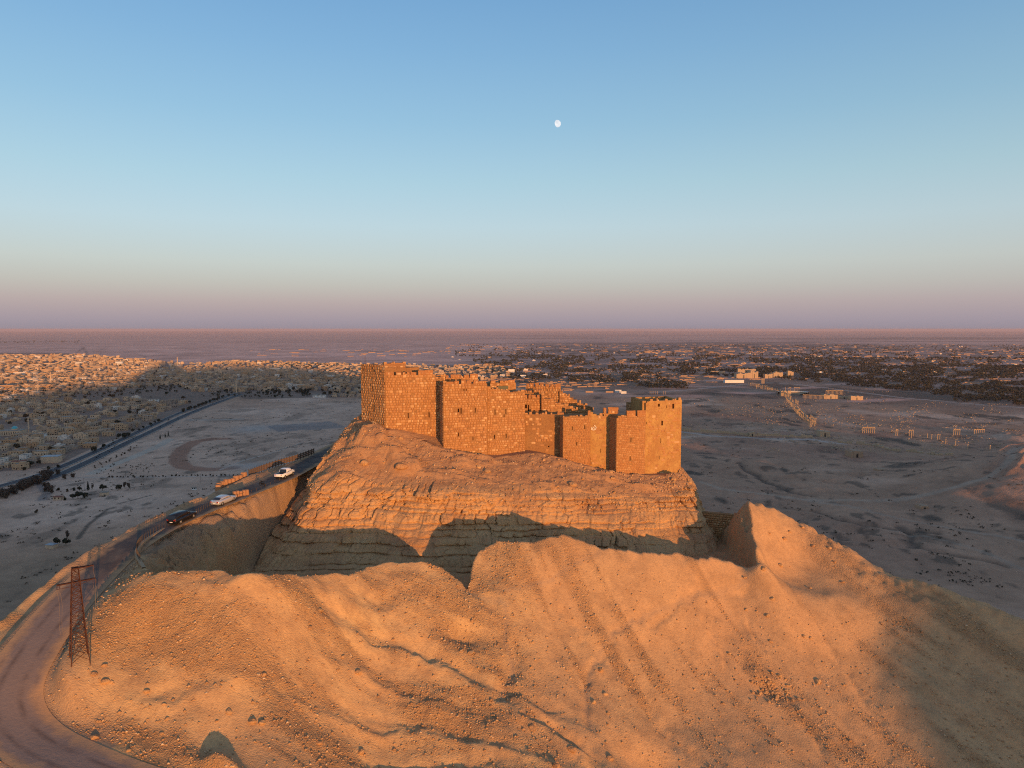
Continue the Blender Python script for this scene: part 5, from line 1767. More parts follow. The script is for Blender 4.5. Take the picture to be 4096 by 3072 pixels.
# stone pile on the right-hand slope and the spoil heap by the road bend
cp = at(*push((770, 683, 94.5)))
for k in range(70):
    x_, y_ = cp.x + random.gauss(0, 1.6), cp.y + random.gauss(0, 0.9)
    s = random.uniform(.1, .34)
    o = bpy.data.objects.new('boulder', random.choice(bm_)); COL.objects.link(o)
    o.location = (x_, y_, hz(x_, y_) + s * .3); o.rotation_euler = (random.uniform(-.5, .5), random.uniform(-.5, .5), random.uniform(0, 6.28)); o.scale = (s * random.uniform(.8, 1.5), s, s)
    tag(o, 'broken stone in the rubble pile low on the right-hand slope', 'stone', 'rubble pile on the right-hand slope')

# ================================================================== ON THE PLAIN
# ---- highway: two carriageways, edge lines, trees
HW1 = [Z3(*q) for q in ((-120, 1052), (0, 1022), (170, 975), (340, 918), (520, 838), (700, 750), (900, 655), (1100, 561), (1260, 497), (1425, 437))]
HW2 = [Z3(*q) for q in ((-120, 1010), (0, 983), (170, 935), (340, 876), (520, 798), (700, 715), (900, 622), (1100, 533), (1260, 474), (1405, 430))]


def dense(pts, n):
    return catmull(pts, n)


h1 = dense(PL(*HW1), 160); h2 = dense(PL(*HW2), 160)
strip('highway', h1, 6.2, MAT_HIGHWAY, 0.5, plain_z, 3)
strip('highway', h2, 5.2, MAT_HIGHWAY, 0.5, plain_z, 3)
for hh, w in ((h1, 6.2), (h2, 5.2)):
    T = np.gradient(hh, axis=0); T /= np.linalg.norm(T, axis=1)[:, None]; N = np.stack([-T[:, 1], T[:, 0]], -1)
    for s_ in (-1, 1):
        strip('road_marking', hh + N * (w + 0.7) * s_, 0.7, MAT_CONCRETE, 0.55, plain_z, 2)


# ---- houses
def add_house(mb, c, rz, w, d, h, mi, storeys, seed, windows=True, z0=0.0):
    r = random.Random(seed)
    cr, sr = math.cos(rz), math.sin(rz)

    def T(x_, y_, z_):
        return (c[0] + x_ * cr - y_ * sr, c[1] + x_ * sr + y_ * cr, z0 + z_)
    pw = 0.3; ph = r.choice([0.5, 0.7, 0.9])
    o_ = [(-w / 2, -d / 2), (w / 2, -d / 2), (w / 2, d / 2), (-w / 2, d / 2)]
    i_ = [(x_ - math.copysign(pw, x_), y_ - math.copysign(pw, y_)) for x_, y_ in o_]
    for k in range(4):
        a, b = o_[k], o_[(k + 1) % 4]; ia, ib = i_[k], i_[(k + 1) % 4]
        mb.face([T(*a, -1), T(*b, -1), T(*b, h + ph), T(*a, h + ph)], mi)
        mb.face([T(*a, h + ph), T(*b, h + ph), T(*ib, h + ph), T(*ia, h + ph)], mi)
        mb.face([T(*ib, h), T(*ia, h), T(*ia, h + ph), T(*ib, h + ph)], mi)
    mb.face([T(*i_[0], h), T(*i_[1], h), T(*i_[2], h), T(*i_[3], h)], 6)
    if r.random() < 0.55:
        bw, bd = w * r.uniform(.25, .5), d * r.uniform(.3, .5); bx_, by_ = r.uniform(-.2, .2) * w, r.uniform(0, .2) * d
        cc = T(bx_, by_, h + 1.2); mb.box((cc[0], cc[1], cc[2]), (bw, bd, 2.4), rz, mi)
    if windows:
        for side in (0, 1, 3):
            L = w if side == 0 else d
            n = max(1, int(L / 3.2))
            for st_ in range(storeys):
                zz = st_ * 3.2 + 1.1
                for k in range(n):
                    if r.random() < 0.25:
                        continue
                    u = (k + .5) / n * L - L / 2; hw_ = r.choice([.6, .75, 1.0]); hh_2 = r.choice([.75, .95])
                    if side == 0:
                        q = [(u - hw_, -d / 2 - .04), (u + hw_, -d / 2 - .04)]
                    elif side == 1:
                        q = [(w / 2 + .04, u - hw_), (w / 2 + .04, u + hw_)]
                    else:
                        q = [(-w / 2 - .04, u + hw_), (-w / 2 - .04, u - hw_)]
                    mb.face([T(*q[0], zz), T(*q[1], zz), T(*q[1], zz + 2 * hh_2), T(*q[0], zz + 2 * hh_2)], 7)


HMATS = MAT_HOUSE + [MAT_ROOF, MAT_WINDOW]
HDIR = math.atan2(h2[-1][1] - h2[40][1], h2[-1][0] - h2[40][0])
BARE = [PL((170, 393), (330, 391), (335, 398), (150, 402), (120, 396)), PL((0, 424), (30, 422), (50, 429), (10, 433), (0, 432)), PL((60, 397), (175, 384), (190, 390), (200, 394), (90, 402))]
MOSQUE = P0(13, 435)


def proj(x_, y_, z_=0):
    fd = y_ * CP + (ZC - z_) * SP
    up = (z_ - ZC) * CP + y_ * SP
    return 512 + F * x_ / fd, 384 - F * up / fd


cells = []
ux, uy = math.cos(HDIR), math.sin(HDIR)
for i in range(-150, 150):
    for j in range(-30, 190):
        g = 19.5
        street_i, street_j = i // 3 * 7, j // 4 * 7
        a = i * g + street_i; b = j * g + street_j
        x_ = h2[80][0] + ux * b - uy * a + random.uniform(-4, 4); y_ = h2[80][1] + uy * b + ux * a + random.uniform(-4, 4)
        if y_ < 500 or y_ > 6000:
            continue
        cells.append((x_, y_))
cx_ = np.array([c[0] for c in cells]); cy_ = np.array([c[1] for c in cells])
ok = inpoly(cx_, cy_, TOWN)
d1, _, _ = polydist(cx_, cy_, h1); d2, _, _ = polydist(cx_, cy_, h2)
ok &= (d1 > 26) & (d2 > 26)
for b in BARE:
    ok &= ~inpoly(cx_, cy_, b)
ok &= np.hypot(cx_ - MOSQUE.x, cy_ - MOSQUE.y) > 38
thin = 0.42 + 0.38 * sstep(-0.3, 0.3, fbm(cx_ / 160, cy_ / 160, 3, 601)); 
thin = np.where(cy_ > 1900, thin * 0.95, thin * 1.2)
thin = np.where(cy_ > 2600, thin * 0.7, thin)
thin = thin * (0.35 + 0.65 * sstep(-0.35, 0.1, fbm(cx_ / 300, cy_ / 300, 3, 603) + 1.2 * sstep(3200, 2200, cy_)))
ok &= rng.random(len(cx_)) < thin
idx = np.where(ok)[0]
print('houses', len(idx))
dist = np.hypot(cx_, cy_)
appx = sorted(idx, key=lambda k: dist[k])
far_mb = MB()
n_single = 0
protos = {}
TANK = MB(); TANK.tube((0, 0, 0), (0, 0, 1.3), .6, .6, 8); TANK_ME = TANK.mesh('water_tank'); TANK_ME.materials.append(MAT_CONCRETE)
wn_me = {}
for ww, hh_3 in ((1.1, 1.6), (1.5, 1.6), (0.9, 1.4)):
    mbw = MB(); mbw.box((0, 0, 0), (ww, 0.12, hh_3)); me = mbw.mesh('window'); me.materials.append(MAT_WINDOW); wn_me[ww] = me
ROWW = ['nearest the viewer', 'between the highway and the mosque', 'in the middle rows of the town', 'towards the back of the town']
for rank, k in enumerate(appx):
    x_, y_ = cx_[k], cy_[k]
    r = random.Random(int(k))
    if inpoly(np.array([x_]), np.array([y_]), BARE[0])[0]:
        continue
    storeys = r.choice([1, 1, 1, 2, 2, 2, 3] if y_ < 1900 else [1, 2, 2, 2, 3, 3])
    w, d_ = r.uniform(9, 19), r.uniform(8, 13)
    if y_ > 1900:
        w *= r.choice([1, 1, 1.5, 2.2]); d_ *= r.uniform(1, 1.3)
    mi = r.choice([0, 0, 0, 1, 1, 3, 4, 5, 5, 2 if r.random() < .55 else 0])
    rz_ = HDIR - math.pi / 2 + r.uniform(-.08, .08) + (math.pi / 2 if r.random() < .3 else 0)
    h_ = storeys * 3.2
    px, py = proj(x_, y_)
    if rank < 300 and -12 < px < 1030:
        root = empty('house', (x_, y_, 0), rz_)
        mb = MB(); add_house(mb, (0, 0), 0, w, d_, h_, mi, storeys, int(k), rank >= 90)
        mb.build('walls', HMATS, root)
        if rank < 90:
            for side in (0, 1, 3):
                L = w if side == 0 else d_
                n = max(1, int(L / 3.4))
                for st_ in range(storeys):
                    for q in range(n):
                        if r.random() < .3:
                            continue
                        u = (q + .5) / n * L - L / 2
                        o = bpy.data.objects.new('window', wn_me[r.choice([1.1, 1.5, .9])]); COL.objects.link(o); o.parent = root
                        if side == 0:
                            o.location = (u, -d_ / 2, st_ * 3.2 + 1.9)
                        else:
                            o.location = ((w / 2) * (1 if side == 1 else -1), u, st_ * 3.2 + 1.9); o.rotation_euler = (0, 0, math.pi / 2)
            mb = MB(); mb.box((r.uniform(-.3, .3) * w, -d_ / 2, 1.1), (1.1, .1, 2.2)); mb.build('door', MAT_WINDOW, root)
        o = bpy.data.objects.new('water_tank', TANK_ME); COL.objects.link(o); o.parent = root; o.location = (r.uniform(-.3, .3) * w, r.uniform(-.2, .3) * d_, h_)
        st_w = {1: 'single-storey', 2: 'two-storey', 3: 'three-storey'}[storeys]
        dh_ = polydist(np.array([x_]), np.array([y_]), h2)[0][0]
        if math.hypot(x_ - MOSQUE.x, y_ - MOSQUE.y) < 120:
            zone = 'around the blue-domed mosque'
        elif dh_ < 75:
            zone = 'in the row along the highway, ' + ('lower half' if py > 435 else 'upper half')
        elif px > 245:
            zone = 'beyond the end of the highway'
        elif py > 440:
            zone = 'at the near lower-left edge of town'
        elif py > 422:
            zone = 'in the near quarter left of the highway'
        elif py > 408:
            zone = 'in the middle quarter left of the highway'
        else:
            zone = 'in the quarter before the bare square'
        size = 'wide' if w > 15.5 else ('narrow' if w < 11 else 'mid-sized')
        lab = '%s %s %s flat-roofed house %s' % (size, HOUSE_COLS[mi][0], st_w, zone)
        tag(root, lab, 'house', 'houses ' + zone)
        n_single += 1
    else:
        add_house(far_mb, (x_, y_), rz_, w, d_, h_, mi, storeys, int(k), y_ < 2600)
o = far_mb.build('town_houses', HMATS)
stuff(o, 'mass of far flat-roofed sand-coloured houses of the town', 'houses')


# ---- named buildings of the town
def block(name, px, py, w, d, h, mat, label, rz=None, floors=0, cat='building', roofmat=None, lean=None):
    p = P0(px, py)
    root = empty(name, (p.x, p.y + d / 2, gz(p.x, p.y)), (HDIR - math.pi / 2) if rz is None else rz)
    tag(root, label, cat)
    mb = MB(); mb.box((0, 0, h / 2), (w, d, h)); mb.build('walls', mat, root)
    mb = MB(); mb.box((0, 0, h + .25), (w + .5, d + .5, .5)); mb.build('roof', roofmat or MAT_ROOF, root)
    for f in range(floors):
        n = max(2, int(w / 3.2))
        for k in range(n):
            o = bpy.data.objects.new('window', wn_me[1.5]); COL.objects.link(o); o.parent = root
            o.location = ((k + .5) / n * w - w / 2, -d / 2, f * 3.3 + 1.9)
        n = max(1, int(d / 3.4))
        for k in range(n):
            o = bpy.data.objects.new('window', wn_me[1.1]); COL.objects.link(o); o.parent = root
            o.location = (w / 2, (k + .5) / n * d - d / 2, f * 3.3 + 1.9); o.rotation_euler = (0, 0, math.pi / 2)
    return root


block('apartment_block', *Z3(885, 495), 30, 13, 9.5, MAT_WHITE, 'white three-storey block with rows of windows amid sand-coloured houses', floors=3)
block('apartment_block', *Z3(385, 605), 19, 14, 10, MAT_HOUSE[5], 'cream three-storey corner block above the bare yard left of the highway', floors=3)
block('apartment_block', *Z3(35, 410), 36, 18, 12, MAT_HOUSE[3], 'large orange-lit brick block at the far left edge of the photo', floors=3)
block('school_block', *Z3(160, 405), 60, 12, 8, MAT_HOUSE[3], 'long low orange-lit school block right of the brick block', floors=2)
block('school_block', *Z3(250, 405), 45, 12, 8, MAT_HOUSE[3], 'shorter low orange-lit school block by the lit street', floors=2)
block('villa', *Z3(410, 677), 15, 10, 6, MAT_WHITE, 'small white villa with dark windows below the bare yard', floors=2)
block('villa', *Z3(110, 715), 16, 11, 6, MAT_HOUSE[5], 'cream villa in front of the minaret', floors=2)
block('villa', *Z3(215, 700), 18, 12, 6.5, MAT_WHITE, 'pale unfinished villa just right of the minaret', floors=2)
block('villa', *Z3(520, 755), 15, 10, 6.5, MAT_HOUSE[3], 'plain ochre cube house beside the lower highway trees', floors=1)
block('shed', *Z3(285, 845), 20, 13, 8, MAT_HOUSE[5], 'big shed with grey metal roof at the near edge of town', roofmat=MAT_GREYROOF, cat='shed')
block('shed', *Z3(235, 815), 14, 9, 9, MAT_HOUSE[5], 'tall yellow house standing against the grey-roofed shed', floors=2)
block('villa', *Z3(100, 870), 14, 9, 7, MAT_HOUSE[5], 'terraced cream villa with red roof edge at the lower left', floors=2, roofmat=MAT_REDROOF)
block('hotel', *Z3(1880, 458), 30, 12, 6, MAT_WHITE, 'white modern building on the edge of the plain left of the castle', floors=2, rz=0)
block('hotel', *Z3(470, 262), 40, 14, 12, MAT_WHITE, 'bright white block at the far sunlit back of the town', floors=3, rz=0)
block('hotel', *Z3(700, 268), 30, 14, 18, MAT_WHITE, 'tall white block beside the dark hill shadow on the far plain', floors=4, rz=0)
block('hut', *Z3(335, 1062), 7.5, 5, 3, MAT_HOUSE[5], 'little hut with red roof among the garden trees', cat='hut', rz=0, floors=1, roofmat=MAT_REDROOF)
block('hut', *Z3(607, 1035), 7, 5, 3, MAT_HOUSE[5], 'small cream hut right of the dark garden trees', cat='hut', rz=0)
block('hut', *Z3(292, 1350), 6.5, 5, 2.6, MAT_HOUSE[5], 'lone hut with pale metal roof on the near left plain', cat='hut', rz=R(-12), roofmat=MAT_GREYROOF)
block('cabin', *Z3(1143, 1003), 4.5, 2.5, 2.5, MAT_WHITE, 'tiny white cabin on the bare slope beyond the barricade', cat='hut', rz=0, floors=1)
block('villa', *Z4(500, 372), 60, 20, 9, MAT_WHITE, 'bright white museum building near the temple ruins', cat='building', rz=0)
p_ = A2(1330, 372); block('villa', p_[0], p_[1], 14, 9, 6, MAT_WHITE, 'white sunlit house just above the castle back wall', rz=0, floors=1)
p_ = A2(1265, 358); block('villa', p_[0], p_[1], 17, 10, 7, MAT_WHITE, 'second white sunlit house behind the castle back wall, further left', rz=0, floors=1)
p_ = A2(920, 360); block('shed', p_[0], p_[1], 20, 5, 3.5, MAT_MUD, 'low mud-brick shed seen over the castle back wall', rz=0, cat='shed')
p_ = A2(1160, 360); block('shed', p_[0], p_[1], 20, 5, 3.5, MAT_MUD, 'longer mud-brick shed beside the white houses over the castle', rz=0, cat='shed')
p_ = A1(1990, 280); block('hotel', p_[0], p_[1], 24, 14, 16, MAT_WHITE, 'white block among the houses behind the castle', rz=0, floors=3)
p_ = A1(2130, 330); block('hotel', p_[0], p_[1], 20, 14, 9, MAT_WHITE, 'low white block just right of the taller one behind the castle', rz=0, floors=2)

# mosque with turquoise dome and minaret
mq = empty('mosque', (MOSQUE.x, MOSQUE.y, 0), HDIR - math.pi / 2)
tag(mq, 'mosque with turquoise dome at the left edge of the town', 'mosque')
mb = MB(); mb.box((0, 0, 4), (32, 22, 8)); mb.build('walls', MAT_HOUSE[5], mq)
mb = MB(); mb.box((0, 0, 8.2), (32.6, 22.6, .4)); mb.build('roof', MAT_ROOF, mq)
mb = MB(); mb.tube((2, 2, 8.2), (2, 2, 10), 4.6, 4.6, 16); mb.build('drum', MAT_HOUSE[5], mq)
mb = MB(); mb.loft([[(2 + 4.4 * math.cos(t_) * math.cos(a), 2 + 4.4 * math.cos(t_) * math.sin(a), 10 + 4.2 * math.sin(t_)) for a in np.linspace(0, 2 * math.pi, 18, endpoint=False)] for t_ in np.linspace(0, 1.5, 7)]); mb.build('dome', MAT_BLUEDOME, mq, None, True)
for k in range(9):
    o = bpy.data.objects.new('window', wn_me[1.1]); COL.objects.link(o); o.parent = mq; o.location = (-13.5 + k * 3.3, -11, 4); o.scale = (1, 1, 2.6)


def minaret(px, py, h, label, r0=1.6, mat=None):
    p = P0(px, py)
    root = empty('minaret', (p.x, p.y, gz(p.x, p.y))); tag(root, label, 'minaret')
    mb = MB(); mb.tube((0, 0, -1), (0, 0, h * .72), r0, r0 * .82, 10); mb.build('shaft', mat or MAT_HOUSE[5], root)
    mb = MB(); mb.tube((0, 0, h * .72), (0, 0, h * .76), r0 * 1.35, r0 * 1.5, 10); mb.build('gallery', mat or MAT_HOUSE[5], root)
    mb = MB(); mb.tube((0, 0, h * .76), (0, 0, h * .92), r0 * .7, r0 * .6, 8); mb.tube((0, 0, h * .92), (0, 0, h), r0 * .65, .05, 8); mb.build('lantern', mat or MAT_HOUSE[5], root)


minaret(*Z3(170, 668), 28, 'slender pale minaret right of the turquoise dome', 1.2)
minaret(*Z3(1047, 276), 46, 'sunlit minaret at the far back of the town', 2.2)
minaret(*Z3(1395, 432), 34, 'pale tower standing at the far end of the highway', 2.2)
minaret(*Z3(300, 380), 40, 'thin sunlit minaret in the far left part of town', 1.8)

# ---- trees of the town and gardens
def clump(kind, poly_px, n, smin, smax, label, group, view=None, cat='tree'):
    pts = [view(*q) if view else q for q in poly_px]
    P = catmull(PL(*pts), max(n, 2))
    for q in P:
        jx, jy = random.uniform(-4, 4), random.uniform(-5, 5)
        k_ = random.choice(kind) if isinstance(kind, list) else kind
        tree(k_, q[0] + jx, q[1] + jy, random.uniform(smin, smax), label, cat, group)


clump('tamarisk', [(0, 1058), (60, 1030), (130, 1000), (200, 975), (260, 945), (320, 915)], 26, .9, 1.5, 'dusty tamarisk in the dense hedge along the near side of the highway', 'tamarisk hedge along the highway', Z3)
clump(['round', 'round2', 'bush'], [(540, 780), (640, 745), (690, 705), (750, 690)], 13, .8, 1.3, 'dark tree in the row between the lower highway and the ochre house', 'trees on the lower highway verge', Z3)
clump(['round', 'bush'], [(800, 660), (860, 635), (930, 610), (1000, 590)], 13, .6, 1.0, 'dark tree in the row along the middle highway verge', 'trees on the middle highway verge', Z3)
clump(['round', 'round2'], [(1080, 545), (1160, 515), (1230, 490), (1340, 450)], 22, .8, 1.2, 'dark tree in the row along the upper highway verge', 'trees on the upper highway verge', Z3)
clump('bush', [(560, 812), (700, 742), (900, 648), (1100, 556), (1260, 492)], 40, .4, .8, 'low bush on the strip between the two carriageways', 'bushes on the highway median', Z3, 'bush')
clump('scrub', [(560, 870), (700, 800), (800, 745)], 24, 1.0, 1.8, 'small shrub along the near kerb of the highway', 'shrubs on the near highway kerb', Z3, 'shrub')
for q, kind, s, lab in (((275, 1010), 'tamarisk', 1.5, 'broad grey tree at the left end of the garden'), ((300, 1020), 'tamarisk', 1.3, 'grey tree just right of the broad one in the garden'), ((345, 1005), 'bush', 1.3, 'dark garden bush right of the grey trees'),
                        ((400, 1010), 'bush', 1.2, 'dark round bush in the middle of the garden'), ((440, 1005), 'bush', 1.3, 'dark bush left of the garden cypress'), ((470, 1008), 'round', .8, 'dark round tree beside the garden cypress'),
                        ((520, 1005), 'tall', 1.0, 'tall dark cypress in the garden'), ((545, 1000), 'poplar', .8, 'thin tree right of the garden cypress'), ((605, 1005), 'round', 1.05, 'large dark round tree right of the cypress'),
                        ((700, 1000), 'round2', 1.0, 'tall round tree at the right end of the garden'), ((735, 990), 'poplar', .9, 'left one of two slender trees at the garden end'), ((760, 995), 'poplar', 1.0, 'right one of two slender trees at the garden end'),
                        ((430, 1055), 'round', .9, 'dark tree behind the red-roofed hut, left'), ((460, 1052), 'round', 1.0, 'dark tree in the middle behind the red-roofed hut'), ((500, 1050), 'round2', .95, 'dark tree behind the red-roofed hut, right'), ((380, 1062), 'bush', 1.3, 'dark bush against the red-roofed hut'),
                        ((335, 1330), 'round', .85, 'dark tree just right of the lone hut'), ((390, 1330), 'round', .95, 'larger dark tree near the lone hut, further right'), ((400, 1290), 'poplar', .9, 'bare grey slender tree above the lone hut'), ((210, 1140), 'scrub', 2.6, 'round grey shrub on the bare slope above the lone hut'),
                        ((945, 705), 'tall', .8, 'left cypress of three by the pale bank'), ((975, 695), 'tall', .7, 'middle cypress of three by the pale bank'), ((993, 685), 'tall', .75, 'right cypress of three by the pale bank'), ((380, 940), 'tamarisk', .9, 'lone tamarisk below the highway bend, left of two'), ((430, 930), 'tamarisk', .85, 'lone tamarisk below the highway bend, right of two'),
                        ((290, 880), 'bush', 1.6, 'bush in front of the grey-roofed shed'), ((140, 885), 'bush', 1.8, 'large bush before the terraced cream villa'), ((345, 870), 'bush', 1.5, 'bush at the right corner of the grey-roofed shed')):
    p = P0(*Z3(*q)); tree(kind, p.x, p.y, s, lab, 'bush' if kind in ('bush', 'scrub') else 'tree')
for k in range(36):
    q = Z3(640 + k * 23, 930 - k * .35); p = P0(*q)
    tree('scrub', p.x, p.y + random.uniform(-3, 3), random.uniform(.9, 1.9), 'small planted shrub in the straight row along the pale track', 'shrub', 'row of planted shrubs along the track')
for k in range(44):
    q = Z3(560 + random.uniform(0, 340), 850 + random.uniform(0, 60)); p = P0(*q)
    tree('scrub', p.x, p.y, random.uniform(.7, 1.2), 'scattered planted shrub on the flat between bank and track', 'shrub', 'planted shrubs on the flat')
# trees between the houses
tcount = 0
tx_, ty_ = [], []
while tcount < 170:
    q = (random.uniform(0, 360), 362 + 108 * random.random() ** 1.7)
    p = P0(*q)
    if not inpoly(np.array([p.x]), np.array([p.y]), TOWN)[0]:
        continue
    near = 'near' if q[1] > 420 else ('middle' if q[1] > 390 else 'far')
    side = 'left' if q[0] < 130 else ('centre' if q[0] < 240 else 'right')
    tree(random.choice(['round', 'round2', 'round', 'bush']), p.x, p.y, random.uniform(.8, 1.6), 'dark tree between houses in the %s %s part of town' % (near, side), 'tree', 'trees in the %s %s part of town' % (near, side))
    tcount += 1
for k in range(60):
    q = Z3(random.choice([random.uniform(1520, 1830), random.uniform(1900, 2130), random.uniform(1750, 1830)]), random.uniform(405, 445)); p = P0(*q)
    tree(random.choice(['round', 'round2']), p.x, p.y, random.uniform(.9, 1.5), 'dark tree in the belt behind the white modern building', 'tree', 'tree belt beside the white modern building')

# ---- poles
def pole(px, py, h, label, group=None, arm=True):
    p = P0(px, py)
    root = empty('utility_pole', (p.x, p.y, gz(p.x, p.y))); tag(root, label, 'pole', group)
    mb = MB(); mb.tube((0, 0, -.5), (0, 0, h), .16, .11, 6); mb.build('shaft', MAT_POLE, root)
    if arm:
        mb = MB(); mb.box((0, 0, h - .5), (2.2, .14, .14)); mb.build('cross_arm', MAT_POLE, root)


pole(*Z3(850, 998), 11, 'dark utility pole standing alone on the plain right of the garden')
pole(*Z3(1185, 968), 11, 'dark utility pole above the barricade')
pole(*Z3(497, 1003), 13, 'utility pole beside the garden cypress')
pole(*Z3(740, 925), 7, 'short post with a tilted board beside the shrub row')
for k in range(9):
    q = Z4(1180 + k * 70, 455 + k * 6); pole(q[0], q[1], 11, 'thin light pole along the pale road right of the ruins', 'light poles along the ruins road', False)

# ---- oasis: palm groves and garden walls beyond the ruins
def grove_pts(n, poly, seed, thr):
    r = np.random.default_rng(seed)
    xs = r.uniform(min(p[0] for p in poly), max(p[0] for p in poly), n * 4); ys_ = r.uniform(min(p[1] for p in poly), max(p[1] for p in poly), n * 4)
    m = inpoly(xs, ys_, poly) & (fbm(xs / 14, ys_ / 3.2, 3, seed) > thr)
    return xs[m][:n], ys_[m][:n]


gxs, gys = [], []
for n, poly, sd, thr in ((7000, [(690, 371), (760, 369), (860, 367), (1040, 366), (1040, 398), (980, 401), (905, 391), (830, 384), (770, 378), (700, 376)], 701, -0.22),
                         (5200, [(470, 356), (700, 356), (860, 358), (1040, 358), (1040, 367), (860, 368), (700, 374), (620, 383), (520, 384), (480, 372)], 702, -0.1),
                         (1800, [(455, 345), (1040, 345), (1040, 357), (455, 357)], 703, 0.02),
                         (420, [(620, 378), (655, 378), (690, 384), (688, 389), (640, 388)], 704, -0.3), (260, [(930, 396), (1030, 396), (1030, 406), (960, 402)], 705, -0.05), (160, [(0, 341), (80, 341), (80, 343), (0, 343)], 706, -0.4), (160, [(290, 365), (340, 365), (345, 368), (290, 369)], 707, -0.2)):
    a, b = grove_pts(n, poly, sd, thr); gxs.append(a); gys.append(b)
gxs = np.concatenate(gxs); gys = np.concatenate(gys)
tt = np.array([tanth(v) for v in gys]); gd = ZC / tt
gX = (gxs - 512) / F * (gd * CP + ZC * SP)
n = len(gX)
L = 9
r = np.random.default_rng(9)
hgt = r.uniform(3.5, 7.5, n) * np.clip(gd / 2200, .85, 1.7)
d = r.normal(size=(n, L, 3)); d /= np.linalg.norm(d, axis=2)[..., None]; d *= r.random((n, L, 1)) ** .5
cen_ = np.stack([gX, gd, hgt * .62], -1)[:, None, :] + d * np.stack([hgt * .55, hgt * .55, hgt * .36], -1)[:, None, :]
a = r.normal(size=(n, L, 3)); a /= np.linalg.norm(a, axis=2)[..., None]
b = np.cross(a, r.normal(size=(n, L, 3))); b /= np.linalg.norm(b, axis=2)[..., None]
s_ = (hgt * .26)[:, None, None] * r.uniform(.6, 1.3, (n, L, 1))
V = np.stack([cen_ - a * s_ - b * s_ * .6, cen_ + a * s_ - b * s_ * .6, cen_ + a * s_ * .7 + b * s_ * .7, cen_ - a * s_ * .7 + b * s_ * .7], 2).reshape(-1, 3)
me = np_mesh('palm_grove', V, np.arange(len(V)).reshape(-1, 4))
stuff(new_obj('palm_grove', me, MAT_LEAF), 'dark belt of date palms and fruit trees of the oasis', 'grove')
# nearest palms singly
def palm_proto():
    root = bpy.data.objects.new('date_palm', None); COL.objects.link(root)
    mb = MB(); mb.tube((0, 0, -.3), (.2, 0, 6.5), .28, .2, 6); mb.build('trunk', MAT_TRUNK, root)
    mb = MB()
    for k in range(14):
        a = k * 2.4; el_ = random.uniform(-.35, .9); dx, dy = math.cos(a), math.sin(a)
        p0 = Vector((.2, 0, 6.5)); p1 = p0 + Vector((dx * 1.7, dy * 1.7, 1.0 + el_)); p2 = p0 + Vector((dx * 3.0, dy * 3.0, -.2 + el_ * .6))
        sd_ = Vector((-dy, dx, 0)) * .45
        mb.face([p0, p1 - sd_, p2, p1 + sd_]); mb.face([p0 + Vector((0, 0, .02)), p1 + sd_ + Vector((0, 0, -.4)), p2, p1 + Vector((0, 0, .1))])
    mb.build('crown', MAT_LEAF_D, root)
    return root


PROTO['palm'] = palm_proto()
srt = [k for k in np.argsort(gd) if gd[k] > 1400]
order = [k for k in srt if gxs[k] < 700][:30] + [k for k in srt if 700 <= gxs[k] < 900][:30] + [k for k in srt if gxs[k] >= 900][:30]
for k in order:
    px = gxs[k]
    zone = 'by the pale road' if px < 700 else ('at the near edge of the oasis, middle' if px < 900 else 'at the near edge of the oasis, far right')
    tree('palm', gX[k] + random.uniform(-6, 6), gd[k] - 4, random.uniform(.9, 1.3), 'date palm ' + zone, 'palm tree', 'palms ' + zone)

# garden walls of mud brick; the nearest singly, the rest one mass
wl_mesh = MB(); wl_mesh.box((0, 0, .9), (1, .4, 2.0)); wl_me = wl_mesh.mesh('garden_wall'); wl_me.materials.append(MAT_MUD)
walls = []
for n, poly, sd in ((640, [(470, 362), (700, 362), (770, 379), (690, 384), (560, 392), (480, 384)], 801), (800, [(640, 350), (1040, 352), (1040, 378), (700, 372)], 802), (450, [(440, 344), (1040, 344), (1040, 352), (440, 354)], 803), (120, [(700, 374), (1035, 376), (1035, 396), (900, 388)], 804), (60, [(250, 349), (440, 350), (440, 357), (250, 356)], 805)):
    r = random.Random(sd)
    c_ = 0
    while c_ < n:
        q = (r.uniform(440, 1040) if sd != 805 else r.uniform(250, 440), r.uniform(344, 397))
        if not inpoly(np.array([q[0]]), np.array([q[1]]), poly)[0]:
            continue
        p = P0(*q); walls.append((p.x, p.y, r.uniform(8, 38) * (1 if p.y < 4000 else 1.6), r.gauss(0, .3) + (math.pi / 2 if r.random() < .18 else 0), r.uniform(.7, 1.5) * (1 if p.y < 3500 else 1.3), q)); c_ += 1
walls.sort(key=lambda w: w[1])
mbw = MB()
for k, (x_, y_, L, rz_, h_, q) in enumerate(walls):
    if k < 300:
        o = bpy.data.objects.new('garden_wall', wl_me); COL.objects.link(o); o.location = (x_, y_, 0); o.rotation_euler = (0, 0, rz_); o.scale = (L, 1, h_)
        zone = ('behind the castle' if q[0] < 560 else ('between the castle and the temple ruins' if q[0] < 720 else 'among the palms right of the temple'))
        ln = 'long' if L > 28 else ('short' if L < 16 else 'mid-length')
        tl = 'high' if h_ > 1.1 else 'low'
        tag(o, '%s %s sunlit mud-brick garden wall %s' % (tl, ln, zone), 'wall', 'garden walls ' + zone)
    else:
        mbw.box((x_, y_, h_), (L, .5, 2 * h_), rz_)
stuff(mbw.build('garden_walls', MAT_MUD), 'far mud-brick garden walls of the oasis catching the sun', 'walls')
# farm houses in the oasis
fm = MB()
for k in range(150):
    q = (random.uniform(440, 1030), random.uniform(344, 376)); p = P0(*q)
    add_house(fm, (p.x, p.y), random.uniform(-.3, .3), random.uniform(10, 22), random.uniform(8, 12), random.choice([3.2, 3.6, 6]), random.choice([0, 3, 5, 2]), 1, k, False)
stuff(fm.build('farm_houses', HMATS), 'scattered far farm houses in the oasis', 'houses')

